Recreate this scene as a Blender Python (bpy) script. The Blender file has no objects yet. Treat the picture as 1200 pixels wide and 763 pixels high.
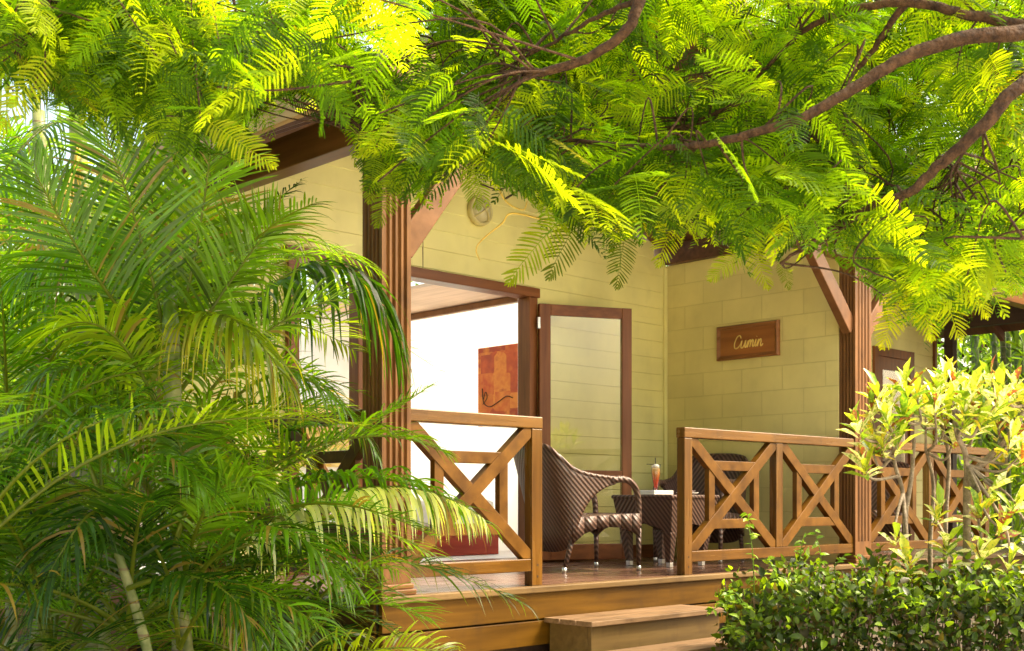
import bpy, math, random
import numpy as np
from mathutils import Vector, Matrix
random.seed(11)
rng = np.random.default_rng(5)
R = math.radians
scene = bpy.context.scene
COL = scene.collection

# ------------------------------------------------------------------ camera
FX, FY = math.cos(R(46.0)), math.sin(R(46.0))
FWD = Vector((FX, FY, 0)); RGT = Vector((FY, -FX, 0))
EYE = 0.49
FPX = 1400.0
HOR = 587.0
def P(px, py, d):
    """world point seen at photo pixel (px,py) at depth d (m)"""
    v = FWD * d + RGT * ((px - 600) / FPX * d)
    return Vector((v.x, v.y, EYE + (HOR - py) / FPX * d))
cam_d = bpy.data.cameras.new("camera")
cam = bpy.data.objects.new("camera", cam_d); COL.objects.link(cam)
cam.location = (0, 0, EYE)
cam.rotation_euler = (R(90), 0, R(-44.0))
cam_d.lens = FPX / 1200 * 36.0
cam_d.shift_y = (HOR - 381.5) / 1200
cam_d.clip_end = 500
cam_d.dof.use_dof = True
cam_d.dof.focus_distance = 7.2
cam_d.dof.aperture_fstop = 9.0
scene.camera = cam

# ------------------------------------------------------------------ light
SUN = Vector((0.80, -0.60, 0)).normalized() * math.cos(R(50)); SUN.z = math.sin(R(50))
w = bpy.data.worlds.new("World"); scene.world = w; w.use_nodes = True
nt = w.node_tree
bg = nt.nodes["Background"]
sky = nt.nodes.new("ShaderNodeTexSky"); sky.sky_type = 'NISHITA'; sky.sun_disc = False
sky.sun_elevation = R(50); sky.sun_rotation = math.atan2(SUN.x, SUN.y)
sky.air_density = 1.0; sky.dust_density = 8.0; sky.ozone_density = 0.3
wm = nt.nodes.new("ShaderNodeMix"); wm.data_type = 'RGBA'; wm.blend_type = 'MULTIPLY'; wm.inputs[0].default_value = 1
wm.inputs[7].default_value = (1.0, 0.95, 0.80, 1)
nt.links.new(sky.outputs[0], wm.inputs[6]); nt.links.new(wm.outputs[2], bg.inputs[0]); bg.inputs[1].default_value = 0.75
sl = bpy.data.lights.new("sun", 'SUN'); sl.energy = 5.0; sl.angle = R(0.6); sl.color = (1.0, 0.90, 0.72)
so = bpy.data.objects.new("sun", sl); COL.objects.link(so)
so.rotation_euler = SUN.to_track_quat('Z', 'Y').to_euler()
scene.view_settings.view_transform = 'Standard'
scene.view_settings.look = 'None'
scene.view_settings.exposure = 0
scene.cycles.max_bounces = 10
scene.cycles.diffuse_bounces = 6
scene.cycles.transmission_bounces = 6
scene.cycles.transparent_max_bounces = 12
scene.cycles.use_denoising = True
scene.cycles.sample_clamp_indirect = 6

# ------------------------------------------------------------------ mesh helpers
ORG = {}
def empty(name, loc, rotz=0.0):
    o = bpy.data.objects.new(name, None); COL.objects.link(o)
    o.location = loc; o.rotation_euler = (0, 0, rotz); o.empty_display_size = 0.1
    ORG[o.name] = Vector(loc)
    return o
def tag(o, label=None, cat=None, group=None, kind=None):
    if label: o['label'] = label
    if cat: o['category'] = cat
    if group: o['group'] = group
    if kind: o['kind'] = kind
    return o
def make_obj(name, verts, faces, mat, parent=None, local=False, smooth=False, bevel=0, tint=None, mats=None, midx=None):
    me = bpy.data.meshes.new(name)
    off = Vector((0, 0, 0))
    if parent is not None and not local:
        off = ORG[parent.name]
    va = np.array(verts, dtype=np.float64).reshape(-1, 3) - np.array(off)[None]
    if isinstance(faces, np.ndarray):
        n, k = faces.shape
        me.vertices.add(len(va)); me.vertices.foreach_set("co", va.astype(np.float32).ravel())
        me.loops.add(n * k); me.loops.foreach_set("vertex_index", faces.astype(np.int32).ravel())
        me.polygons.add(n)
        me.polygons.foreach_set("loop_start", np.arange(0, n * k, k, dtype=np.int32))
        me.polygons.foreach_set("loop_total", np.full(n, k, dtype=np.int32))
        me.update(calc_edges=True)
    else:
        me.from_pydata([tuple(v) for v in va], [], [tuple(f) for f in faces]); me.update()
    if mats:
        for m in mats: me.materials.append(m)
    elif mat: me.materials.append(mat)
    if midx is not None:
        me.polygons.foreach_set("material_index", np.array(midx, dtype=np.int32))
    if smooth:
        me.polygons.foreach_set("use_smooth", np.ones(len(me.polygons), dtype=bool))
    if tint is not None:
        a = me.color_attributes.new("tint", 'FLOAT_COLOR', 'POINT')
        t = np.ones((len(va), 4), dtype=np.float32); t[:, :3] = np.array(tint).reshape(-1, 3)
        a.data.foreach_set("color", t.ravel())
    o = bpy.data.objects.new(name, me); COL.objects.link(o)
    if parent is not None:
        o.parent = parent
        ORG[o.name] = Vector(off)
    else:
        ORG[o.name] = Vector((0, 0, 0))
    if bevel:
        b = o.modifiers.new("bevel", 'BEVEL'); b.width = bevel; b.segments = 2; b.limit_method = 'ANGLE'; b.angle_limit = R(40)
        b.harden_normals = False
    return o
class MB:
    def __init__(s): s.v = []; s.f = []; s.t = []; s.cur = (1, 1, 1); s.hast = False
    def add(s, vs, fs):
        n = len(s.v); s.v += [tuple(v) for v in vs]; s.f += [tuple(i + n for i in f) for f in fs]
        s.t += [s.cur] * len(vs); return s
    def box(s, x0, x1, y0, y1, z0, z1):
        return s.add([(x0,y0,z0),(x1,y0,z0),(x1,y1,z0),(x0,y1,z0),(x0,y0,z1),(x1,y0,z1),(x1,y1,z1),(x0,y1,z1)],
                     [(0,3,2,1),(4,5,6,7),(0,1,5,4),(1,2,6,5),(2,3,7,6),(3,0,4,7)])
    def bar(s, p0, p1, wid, thick, n):
        """square bar from p0 to p1, 'thick' along n, 'wid' across"""
        p0, p1, n = Vector(p0), Vector(p1), Vector(n).normalized()
        a = (p1 - p0).normalized(); b = a.cross(n).normalized() * wid / 2; n = b.cross(a).normalized() * thick / 2
        vs = [p0-b-n, p0+b-n, p0+b+n, p0-b+n, p1-b-n, p1+b-n, p1+b+n, p1-b+n]
        return s.add(vs, [(0,3,2,1),(4,5,6,7),(0,1,5,4),(1,2,6,5),(2,3,7,6),(3,0,4,7)])
    def tube(s, pts, rad, seg=6, cap=True):
        pts = [Vector(p) for p in pts]; n = len(pts)
        if not hasattr(rad, '__len__'): rad = [rad] * n
        up = Vector((0.13, 0.21, 0.97)); vs = []; fs = []
        b = None
        for i, p in enumerate(pts):
            t = (pts[min(i+1, n-1)] - pts[max(i-1, 0)])
            if t.length < 1e-9: t = Vector((0, 0, 1))
            t.normalize()
            if b is None:
                r = up if abs(t.dot(up)) < 0.9 else Vector((1, 0.1, 0))
                b = t.cross(r).normalized()
            else:
                b = (b - t * b.dot(t)).normalized()
            c = t.cross(b)
            for k in range(seg):
                a = 2 * math.pi * k / seg
                vs.append(p + (b * math.cos(a) + c * math.sin(a)) * rad[i])
        for i in range(n - 1):
            for k in range(seg):
                fs.append((i*seg+k, i*seg+(k+1) % seg, (i+1)*seg+(k+1) % seg, (i+1)*seg+k))
        if cap:
            fs.append(tuple(reversed(range(seg)))); fs.append(tuple(range((n-1)*seg, n*seg)))
        return s.add(vs, fs)
    def lathe(s, prof, c=(0, 0, 0), seg=20, M=None):
        vs = []; fs = []
        for r, z in prof:
            for k in range(seg):
                a = 2*math.pi*k/seg
                v = Vector((r*math.cos(a), r*math.sin(a), z))
                if M: v = M @ v
                vs.append(v + Vector(c))
        for i in range(len(prof)-1):
            for k in range(seg):
                fs.append((i*seg+k, i*seg+(k+1) % seg, (i+1)*seg+(k+1) % seg, (i+1)*seg+k))
        return s.add(vs, fs)
    def prism(s, poly, z0, z1):
        n = len(poly)
        return s.add([(x, y, z0) for x, y in poly] + [(x, y, z1) for x, y in poly],
                     [tuple(reversed(range(n))), tuple(range(n, 2*n))] + [(i, (i+1) % n, n+(i+1) % n, n+i) for i in range(n)])
    def build(s, name, mat, parent=None, local=False, smooth=False, bevel=0, tint=False):
        return make_obj(name, s.v, s.f, mat, parent, local, smooth, bevel, s.t if tint else None)
def bez(pts, n=8):
    """Catmull-Rom through points"""
    pts = [Vector(p) for p in pts]
    q = [pts[0]*2-pts[1]] + pts + [pts[-1]*2-pts[-2]]
    out = []
    for i in range(1, len(q)-2):
        for k in range(n):
            t = k/n
            out.append(0.5*((2*q[i])+(-q[i-1]+q[i+1])*t+(2*q[i-1]-5*q[i]+4*q[i+1]-q[i+2])*t*t+(-q[i-1]+3*q[i]-3*q[i+1]+q[i+2])*t**3))
    out.append(pts[-1]); return out
def nrm(a): return a / np.maximum(np.linalg.norm(a, axis=-1, keepdims=True), 1e-9)
def copy_tree(o, parent=None):
    c = o.copy(); COL.objects.link(c)
    if parent is not None: c.parent = parent
    ORG[c.name] = ORG.get(o.name, Vector((0,0,0)))
    for ch in [x for x in bpy.data.objects if x.parent == o]: copy_tree(ch, c)
    return c

# ------------------------------------------------------------------ materials
def base_mat(name):
    m = bpy.data.materials.new(name); m.use_nodes = True
    return m, m.node_tree, m.node_tree.nodes["Principled BSDF"]
def N(nt, t, **kw):
    n = nt.nodes.new(t)
    for k, v in kw.items(): setattr(n, k, v)
    return n
def ramp(nt, stops):
    r = N(nt, "ShaderNodeValToRGB"); e = r.color_ramp.elements
    while len(e) < len(stops): e.new(0.5)
    for i, (p, c) in enumerate(stops):
        e[i].position = p; e[i].color = (*c, 1)
    return r
def mat_noise(name, c1, c2, scale=6, rough=0.6, bump=0.1, bscale=None, stretch=(1, 1, 1), spec=0.5, detail=6, coords='Object', rvar=0.0, metal=0.0, bdist=0.02):
    m, nt, bs = base_mat(name)
    tc = N(nt, "ShaderNodeTexCoord"); mp = N(nt, "ShaderNodeMapping"); mp.inputs['Scale'].default_value = stretch
    nt.links.new(tc.outputs[coords], mp.inputs[0])
    n1 = N(nt, "ShaderNodeTexNoise"); n1.inputs['Scale'].default_value = scale; n1.inputs['Detail'].default_value = detail
    nt.links.new(mp.outputs[0], n1.inputs['Vector'])
    rp = ramp(nt, [(0.3, c1), (0.7, c2)])
    nt.links.new(n1.outputs[0], rp.inputs[0]); 
    # large-scale weathering
    n2 = N(nt, "ShaderNodeTexNoise"); n2.inputs['Scale'].default_value = 1.3; n2.inputs['Detail'].default_value = 4
    nt.links.new(tc.outputs[coords], n2.inputs['Vector'])
    mr = N(nt, "ShaderNodeMapRange"); mr.inputs[1].default_value = 0.3; mr.inputs[2].default_value = 0.75; mr.inputs[3].default_value = 0.82; mr.inputs[4].default_value = 1.12
    nt.links.new(n2.outputs[0], mr.inputs[0])
    mx = N(nt, "ShaderNodeMix", data_type='RGBA', blend_type='MULTIPLY'); mx.inputs[0].default_value = 1
    nt.links.new(rp.outputs[0], mx.inputs[6]); nt.links.new(mr.outputs[0], mx.inputs[7])
    nt.links.new(mx.outputs[2], bs.inputs['Base Color'])
    bs.inputs['Roughness'].default_value = rough; bs.inputs['Specular IOR Level'].default_value = spec; bs.inputs['Metallic'].default_value = metal
    if rvar:
        m2 = N(nt, "ShaderNodeMapRange"); m2.inputs[3].default_value = rough - rvar; m2.inputs[4].default_value = rough + rvar
        nt.links.new(n1.outputs[0], m2.inputs[0]); nt.links.new(m2.outputs[0], bs.inputs['Roughness'])
    if bump:
        b = N(nt, "ShaderNodeBump"); b.inputs['Strength'].default_value = bump; b.inputs['Distance'].default_value = bdist
        nb = n1
        if bscale:
            nb = N(nt, "ShaderNodeTexNoise"); nb.inputs['Scale'].default_value = bscale; nb.inputs['Detail'].default_value = 5
            nt.links.new(mp.outputs[0], nb.inputs['Vector'])
        nt.links.new(nb.outputs[0], b.inputs['Height']); nt.links.new(b.outputs[0], bs.inputs['Normal'])
    return m
def wood(name, c1, c2, stretch, rough=0.34, scale=14, bump=0.18, spec=0.28):
    return mat_noise(name, c1, c2, scale=scale, rough=rough, bump=bump, stretch=stretch, rvar=0.1, bdist=0.006, spec=spec)
GX, GY, GZ = (0.12, 1.6, 1.6), (1.6, 0.12, 1.6), (1.6, 1.6, 0.12)
OR1, OR2 = (0.068, 0.026, 0.002), (0.155, 0.066, 0.005)
M = {}
M['rail_x'] = wood('stained_wood_x', OR1, OR2, GX, rough=0.26, spec=0.5); M['rail_y'] = wood('stained_wood_y', OR1, OR2, GY, rough=0.26, spec=0.5)
M['rail_z'] = wood('stained_wood_z', OR1, OR2, GZ, rough=0.26, spec=0.5); M['rail_d'] = wood('stained_wood_d', OR1, OR2, (0.7, 0.7, 0.7))
BR1, BR2 = (0.115, 0.047, 0.012), (0.215, 0.095, 0.028)
M['post'] = wood('post_wood', BR1, BR2, GZ, rough=0.5)
M['beam_x'] = wood('beam_wood_x', BR1, BR2, GX); M['beam_y'] = wood('beam_wood_y', BR1, BR2, GY)
M['brace'] = wood('brace_wood', (0.12, 0.05, 0.016), (0.21, 0.095, 0.036), (0.7, 0.7, 0.7), rough=0.4)
DR1, DR2 = (0.14, 0.045, 0.014), (0.24, 0.088, 0.028)
M['door'] = wood('door_wood', DR1, DR2, GZ, rough=0.35); M['door_x'] = wood('door_wood_x', DR1, DR2, GX, rough=0.35)
M['soffit'] = wood('soffit_wood', (0.07, 0.03, 0.018), (0.13, 0.055, 0.03), GX)
M['fascia'] = wood('fascia_wood', (0.42, 0.24, 0.12), (0.55, 0.34, 0.18), GY, rough=0.5)
M['deck'] = wood('deck_wood', (0.085, 0.042, 0.028), (0.17, 0.09, 0.06), GX, rough=0.27, scale=18, bump=0.15)
M['deckfascia'] = wood('deck_fascia_wood', (0.062, 0.027, 0.0008), (0.118, 0.054, 0.002), GX, rough=0.5, spec=0.14)
M['nosing'] = wood('nosing_wood', (0.09, 0.05, 0.012), (0.18, 0.11, 0.04), GX, rough=0.55)
M['tread'] = wood('tread_wood', (0.12, 0.07, 0.032), (0.24, 0.15, 0.08), GX, rough=0.5, scale=20, bump=0.3)
M['riser'] = wood('riser_wood', (0.085, 0.05, 0.012), (0.14, 0.088, 0.025), GX, rough=0.5)
M['dark_wood'] = wood('dark_wood', (0.025, 0.014, 0.009), (0.05, 0.028, 0.016), GY, rough=0.6)
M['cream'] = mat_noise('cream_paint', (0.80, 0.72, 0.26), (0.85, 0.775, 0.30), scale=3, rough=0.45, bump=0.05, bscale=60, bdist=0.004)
M['white_wall'] = mat_noise('white_wall_paint', (0.90, 0.90, 0.87), (0.93, 0.93, 0.90), scale=3, rough=0.8, bump=0.02)
M['white_floor'] = mat_noise('pale_bounce_floor', (0.86, 0.85, 0.81), (0.90, 0.89, 0.85), scale=3, rough=0.5, bump=0.02)  # white chosen to bounce sunlight inside the rooms
M['redfloor'] = wood('interior_floor_wood', (0.10, 0.035, 0.018), (0.17, 0.06, 0.03), GX, rough=0.35)
M['ceil'] = wood('ceiling_boards', (0.55, 0.38, 0.27), (0.70, 0.52, 0.40), GY, rough=0.6)
M['white'] = mat_noise('white_ceramic', (0.82, 0.80, 0.76), (0.88, 0.86, 0.82), scale=4, rough=0.35, bump=0)
M['linen'] = mat_noise('white_linen', (0.80, 0.78, 0.74), (0.88, 0.86, 0.82), scale=8, rough=0.9, bump=0.2)
M['red'] = wood('red_lacquer', (0.30, 0.035, 0.02), (0.40, 0.06, 0.03), GX)
M['metal'] = mat_noise('brushed_metal', (0.62, 0.62, 0.60), (0.75, 0.75, 0.72), scale=30, rough=0.3, bump=0.02, metal=0.85)
M['lampmetal'] = mat_noise('yellowish_lamp_paint', (0.58, 0.50, 0.20), (0.70, 0.62, 0.28), scale=12, rough=0.5, bump=0.1)  # even yellowish tone for ring and cage
M['lampglass'] = mat_noise('yellowish_lamp_glass', (0.52, 0.47, 0.24), (0.62, 0.56, 0.32), scale=9, rough=0.3, bump=0.05)  # similar yellowish tone for the diffuser
M['brass'] = mat_noise('gold_lettering', (0.75, 0.50, 0.10), (0.85, 0.62, 0.16), scale=20, rough=0.4, bump=0.05)
M['sign'] = wood('sign_wood', (0.22, 0.075, 0.020), (0.38, 0.14, 0.035), GY, rough=0.35, scale=9)
M['signframe'] = wood('sign_frame_wood', (0.20, 0.075, 0.022), (0.33, 0.135, 0.045), GY, rough=0.3)
def mat_backlit_wall():  # white wall made translucent so sun from behind makes it glow
    m, nt, bs = base_mat('white_backlit_wall'); out = nt.nodes["Material Output"]
    n1 = N(nt, "ShaderNodeTexNoise"); n1.inputs['Scale'].default_value = 3
    rp = ramp(nt, [(0.3, (0.90, 0.90, 0.88)), (0.7, (0.94, 0.94, 0.92))]); nt.links.new(n1.outputs[0], rp.inputs[0]); nt.links.new(rp.outputs[0], bs.inputs[0])
    bs.inputs['Roughness'].default_value = 0.8
    tl = N(nt, "ShaderNodeBsdfTranslucent"); nt.links.new(rp.outputs[0], tl.inputs[0])
    ms = N(nt, "ShaderNodeMixShader"); ms.inputs[0].default_value = 0.6
    nt.links.new(bs.outputs[0], ms.inputs[1]); nt.links.new(tl.outputs[0], ms.inputs[2]); nt.links.new(ms.outputs[0], out.inputs[0]); return m
M['backlit_wall'] = mat_backlit_wall()
M['soil'] = mat_noise('soil_and_litter', (0.035, 0.026, 0.014), (0.10, 0.075, 0.04), scale=22, rough=0.95, bump=0.8, bscale=40)
M['bounce_paving'] = mat_noise('pale_bounce_paving', (0.66, 0.61, 0.52), (0.76, 0.71, 0.62), scale=40, rough=0.9, bump=0.5, bscale=90)  # pale so the added ground reflects sunlight
M['bark'] = mat_noise('branch_bark', (0.022, 0.011, 0.006), (0.105, 0.055, 0.027), scale=34, rough=0.85, bump=1.0, bscale=70, spec=0.2)
M['greybark'] = mat_noise('grey_bark', (0.15, 0.11, 0.07), (0.34, 0.27, 0.19), scale=30, rough=0.8, bump=0.4, bscale=60)
M['hbark'] = mat_noise('hedge_twigs', (0.07, 0.04, 0.02), (0.16, 0.1, 0.05), scale=30, rough=0.8, bump=0.3)

def weather(m, nt, bs, strength=0.13):
    src = bs.inputs['Base Color'].links[0].from_socket
    tc = N(nt, "ShaderNodeTexCoord"); mp = N(nt, "ShaderNodeMapping"); mp.inputs['Scale'].default_value = (5.0, 5.0, 0.5)
    nt.links.new(tc.outputs['Object'], mp.inputs[0])
    a = N(nt, "ShaderNodeTexNoise"); a.inputs['Scale'].default_value = 1.6; a.inputs['Detail'].default_value = 8; nt.links.new(mp.outputs[0], a.inputs['Vector'])
    c = N(nt, "ShaderNodeTexNoise"); c.inputs['Scale'].default_value = 7; c.inputs['Detail'].default_value = 8; nt.links.new(tc.outputs['Object'], c.inputs['Vector'])
    ml = N(nt, "ShaderNodeMath", operation='MULTIPLY'); nt.links.new(a.outputs[0], ml.inputs[0]); nt.links.new(c.outputs[0], ml.inputs[1])
    mr = N(nt, "ShaderNodeMapRange"); mr.inputs[1].default_value = 0.27; mr.inputs[2].default_value = 0.45; mr.inputs[3].default_value = 0.0; mr.inputs[4].default_value = strength
    nt.links.new(ml.outputs[0], mr.inputs[0])
    mx = N(nt, "ShaderNodeMix", data_type='RGBA'); nt.links.new(mr.outputs[0], mx.inputs[0]); nt.links.new(src, mx.inputs[6]); mx.inputs[7].default_value = (0.30, 0.25, 0.11, 1)
    nt.links.new(mx.outputs[2], bs.inputs['Base Color'])
weather(M['cream'], M['cream'].node_tree, M['cream'].node_tree.nodes['Principled BSDF'])
for k_ in ('rail_x', 'rail_y', 'rail_z', 'rail_d', 'post', 'deckfascia', 'tread', 'riser', 'nosing'):
    nt_ = M[k_].node_tree; bs_ = nt_.nodes['Principled BSDF']; weather(M[k_], nt_, bs_, 0.0)
    for n_ in nt_.nodes:
        if n_.type == 'MAP_RANGE' and abs(n_.inputs[1].default_value-0.27) < 1e-4: n_.inputs[4].default_value = 0.55
        if n_.type == 'MIX' and n_.blend_type == 'MIX': n_.inputs[7].default_value = (0.035, 0.016, 0.005, 1)
def mat_block():
    m, nt, bs = base_mat('painted_blockwork')
    tc = N(nt, "ShaderNodeTexCoord"); sp = N(nt, "ShaderNodeSeparateXYZ"); cb = N(nt, "ShaderNodeCombineXYZ")
    nt.links.new(tc.outputs['Object'], sp.inputs[0]); nt.links.new(sp.outputs[1], cb.inputs[0]); nt.links.new(sp.outputs[2], cb.inputs[1])
    br = N(nt, "ShaderNodeTexBrick"); br.offset = 0.5; br.squash = 1
    br.inputs['Scale'].default_value = 1; br.inputs['Brick Width'].default_value = 0.4; br.inputs['Row Height'].default_value = 0.2
    br.inputs['Mortar Size'].default_value = 0.004; br.inputs['Mortar Smooth'].default_value = 0.5
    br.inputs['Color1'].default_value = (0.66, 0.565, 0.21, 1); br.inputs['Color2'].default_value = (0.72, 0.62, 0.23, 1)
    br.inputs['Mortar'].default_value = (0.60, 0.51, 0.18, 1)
    nt.links.new(cb.outputs[0], br.inputs['Vector'])
    n2 = N(nt, "ShaderNodeTexNoise"); n2.inputs['Scale'].default_value = 2.2; n2.inputs['Detail'].default_value = 6
    nt.links.new(tc.outputs['Object'], n2.inputs['Vector'])
    mr = N(nt, "ShaderNodeMapRange"); mr.inputs[1].default_value = 0.3; mr.inputs[2].default_value = 0.7; mr.inputs[3].default_value = 0.9; mr.inputs[4].default_value = 1.08
    nt.links.new(n2.outputs[0], mr.inputs[0])
    mx = N(nt, "ShaderNodeMix", data_type='RGBA', blend_type='MULTIPLY'); mx.inputs[0].default_value = 1
    nt.links.new(br.outputs[0], mx.inputs[6]); nt.links.new(mr.outputs[0], mx.inputs[7]); nt.links.new(mx.outputs[2], bs.inputs[0])
    n3 = N(nt, "ShaderNodeTexNoise"); n3.inputs['Scale'].default_value = 45; n3.inputs['Detail'].default_value = 4
    nt.links.new(tc.outputs['Object'], n3.inputs['Vector'])
    b0 = N(nt, "ShaderNodeBump"); b0.inputs['Strength'].default_value = 0.12; b0.inputs['Distance'].default_value = 0.01
    nt.links.new(n3.outputs[0], b0.inputs['Height'])
    b = N(nt, "ShaderNodeBump"); b.inputs['Strength'].default_value = 0.6; b.inputs['Distance'].default_value = 0.006; b.invert = True
    nt.links.new(br.outputs[1], b.inputs['Height']); nt.links.new(b0.outputs[0], b.inputs['Normal']); nt.links.new(b.outputs[0], bs.inputs['Normal'])
    bs.inputs['Roughness'].default_value = 0.5
    weather(m, nt, bs)
    return m
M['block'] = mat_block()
def mat_glass(name, refl=0.12, tintc=(0.97, 0.98, 0.93)):
    m, nt, bs = base_mat(name); out = nt.nodes["Material Output"]
    tr = N(nt, "ShaderNodeBsdfTransparent"); tr.inputs[0].default_value = (*tintc, 1)
    gl = N(nt, "ShaderNodeBsdfGlossy"); gl.inputs['Roughness'].default_value = 0.02
    lw = N(nt, "ShaderNodeLayerWeight"); lw.inputs[0].default_value = 0.25
    mr = N(nt, "ShaderNodeMapRange"); mr.inputs[3].default_value = refl; mr.inputs[4].default_value = 0.9
    nt.links.new(lw.outputs['Fresnel'], mr.inputs[0])
    mx = N(nt, "ShaderNodeMixShader"); nt.links.new(mr.outputs[0], mx.inputs[0]); nt.links.new(tr.outputs[0], mx.inputs[1]); nt.links.new(gl.outputs[0], mx.inputs[2])
    nt.links.new(mx.outputs[0], out.inputs[0]); return m
M['glass'] = mat_glass('window_glass', 0.06, (1.0, 1.0, 0.98)); M['cupglass'] = mat_glass('drinking_glass', 0.10)
def mat_wicker():
    m, nt, bs = base_mat('woven_wicker')
    tc = N(nt, "ShaderNodeTexCoord"); sp = N(nt, "ShaderNodeSeparateXYZ"); nt.links.new(tc.outputs['Object'], sp.inputs[0])
    def mth(op, a, b=None):
        n = N(nt, "ShaderNodeMath", operation=op)
        for i, v in enumerate((a, b)):
            if v is None: continue
            if isinstance(v, (int, float)): n.inputs[i].default_value = v
            else: nt.links.new(v, n.inputs[i])
        return n.outputs[0]
    ay = mth('ABSOLUTE', sp.outputs[1])
    s = mth('ADD', mth('ADD', sp.outputs[0], sp.outputs[2]), ay)
    d = mth('SUBTRACT', mth('SUBTRACT', sp.outputs[0], sp.outputs[2]), ay)
    st = mth('SINE', mth('MULTIPLY', s, 2*math.pi/0.040))
    st2 = mth('SINE', mth('MULTIPLY', d, 2*math.pi/0.012))
    h = mth('ADD', mth('MULTIPLY', st, 0.88), mth('MULTIPLY', st2, 0.12))
    mr = N(nt, "ShaderNodeMapRange"); mr.inputs[1].default_value = -1; mr.inputs[2].default_value = 1
    nt.links.new(h, mr.inputs[0])
    rp = ramp(nt, [(0.05, (0.034, 0.016, 0.010)), (0.5, (0.075, 0.036, 0.024)), (0.95, (0.150, 0.086, 0.060))])
    nt.links.new(mr.outputs[0], rp.inputs[0]); nt.links.new(rp.outputs[0], bs.inputs[0])
    b = N(nt, "ShaderNodeBump"); b.inputs['Strength'].default_value = 0.6; b.inputs['Distance'].default_value = 0.006
    nt.links.new(mr.outputs[0], b.inputs['Height']); nt.links.new(b.outputs[0], bs.inputs['Normal'])
    bs.inputs['Roughness'].default_value = 0.42
    return m
M['wicker'] = mat_wicker()
def mat_leaf(name, rough=0.4, trans=0.5, tboost=(1.6, 1.7, 0.6), spec=0.5, noise=0.25, varieg=None):
    m, nt, bs = base_mat(name); out = nt.nodes["Material Output"]
    at = N(nt, "ShaderNodeAttribute"); at.attribute_name = 'tint'
    tc = N(nt, "ShaderNodeTexCoord"); n1 = N(nt, "ShaderNodeTexNoise"); n1.inputs['Scale'].default_value = 9
    nt.links.new(tc.outputs['Object'], n1.inputs['Vector'])
    mr = N(nt, "ShaderNodeMapRange"); mr.inputs[3].default_value = 1-noise; mr.inputs[4].default_value = 1+noise
    nt.links.new(n1.outputs[0], mr.inputs[0])
    mx = N(nt, "ShaderNodeMix", data_type='RGBA', blend_type='MULTIPLY'); mx.inputs[0].default_value = 1
    nt.links.new(at.outputs['Color'], mx.inputs[6]); nt.links.new(mr.outputs[0], mx.inputs[7])
    nt.links.new(mx.outputs[2], bs.inputs[0]); bs.inputs['Roughness'].default_value = rough; bs.inputs['Specular IOR Level'].default_value = spec
    if varieg:
        nv = N(nt, "ShaderNodeTexNoise"); nv.inputs['Scale'].default_value = 55; nv.inputs['Detail'].default_value = 4
        nt.links.new(tc.outputs['Object'], nv.inputs['Vector'])
        rv = ramp(nt, [(0.50, (0, 0, 0)), (0.60, (1, 1, 1))]); nt.links.new(nv.outputs[0], rv.inputs[0])
        mv = N(nt, "ShaderNodeMix", data_type='RGBA'); nt.links.new(rv.outputs[0], mv.inputs[0]); nt.links.new(mx.outputs[2], mv.inputs[6]); mv.inputs[7].default_value = (*varieg, 1)
        mx = mv; nt.links.new(mx.outputs[2], bs.inputs[0])
    tl = N(nt, "ShaderNodeBsdfTranslucent")
    m2 = N(nt, "ShaderNodeMix", data_type='RGBA', blend_type='MULTIPLY'); m2.inputs[0].default_value = 1
    m2.clamp_result = False
    nt.links.new(mx.outputs[2], m2.inputs[6]); m2.inputs[7].default_value = (*tboost, 1)
    nt.links.new(m2.outputs[2], tl.inputs[0])
    ms = N(nt, "ShaderNodeMixShader"); ms.inputs[0].default_value = trans
    nt.links.new(bs.outputs[0], ms.inputs[1]); nt.links.new(tl.outputs[0], ms.inputs[2]); nt.links.new(ms.outputs[0], out.inputs[0])
    return m
M['fern'] = mat_leaf('feathery_leaf', 0.55, 0.66, (4.8, 4.1, 0.4), 0.15)
M['palm'] = mat_leaf('palm_leaf', 0.27, 0.42, (3.5, 3.5, 0.4), 0.45)
M['hedge'] = mat_leaf('hedge_leaf', 0.38, 0.38, (2.4, 2.2, 0.4), 0.35)
M['croton'] = mat_leaf('croton_leaf', 0.30, 0.35, (1.3, 1.3, 0.5), 0.5, varieg=(0.30, 0.42, 0.03))
M['treeleaf'] = mat_leaf('tree_leaf', 0.45, 0.5, (3.0, 2.8, 0.5), 0.3)
def mat_cane(name, g, pale, ring):
    m, nt, bs = base_mat(name)
    tc = N(nt, "ShaderNodeTexCoord"); sp = N(nt, "ShaderNodeSeparateXYZ"); nt.links.new(tc.outputs['Object'], sp.inputs[0])
    n1 = N(nt, "ShaderNodeTexNoise"); n1.inputs['Scale'].default_value = 11; n1.inputs['Detail'].default_value = 8
    nt.links.new(tc.outputs['Object'], n1.inputs['Vector'])
    rp = ramp(nt, [(0.35, g), (0.6, pale)]); nt.links.new(n1.outputs[0], rp.inputs[0])
    ml = N(nt, "ShaderNodeMath", operation='MULTIPLY'); nt.links.new(sp.outputs[2], ml.inputs[0]); ml.inputs[1].default_value = 1/0.125
    fr = N(nt, "ShaderNodeMath", operation='FRACT'); nt.links.new(ml.outputs[0], fr.inputs[0])
    lt = N(nt, "ShaderNodeMath", operation='LESS_THAN'); nt.links.new(fr.outputs[0], lt.inputs[0]); lt.inputs[1].default_value = 0.07
    mx = N(nt, "ShaderNodeMix", data_type='RGBA'); nt.links.new(lt.outputs[0], mx.inputs[0]); nt.links.new(rp.outputs[0], mx.inputs[6]); mx.inputs[7].default_value = (*ring, 1)
    nt.links.new(mx.outputs[2], bs.inputs[0]); bs.inputs['Roughness'].default_value = 0.5
    return m
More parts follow.
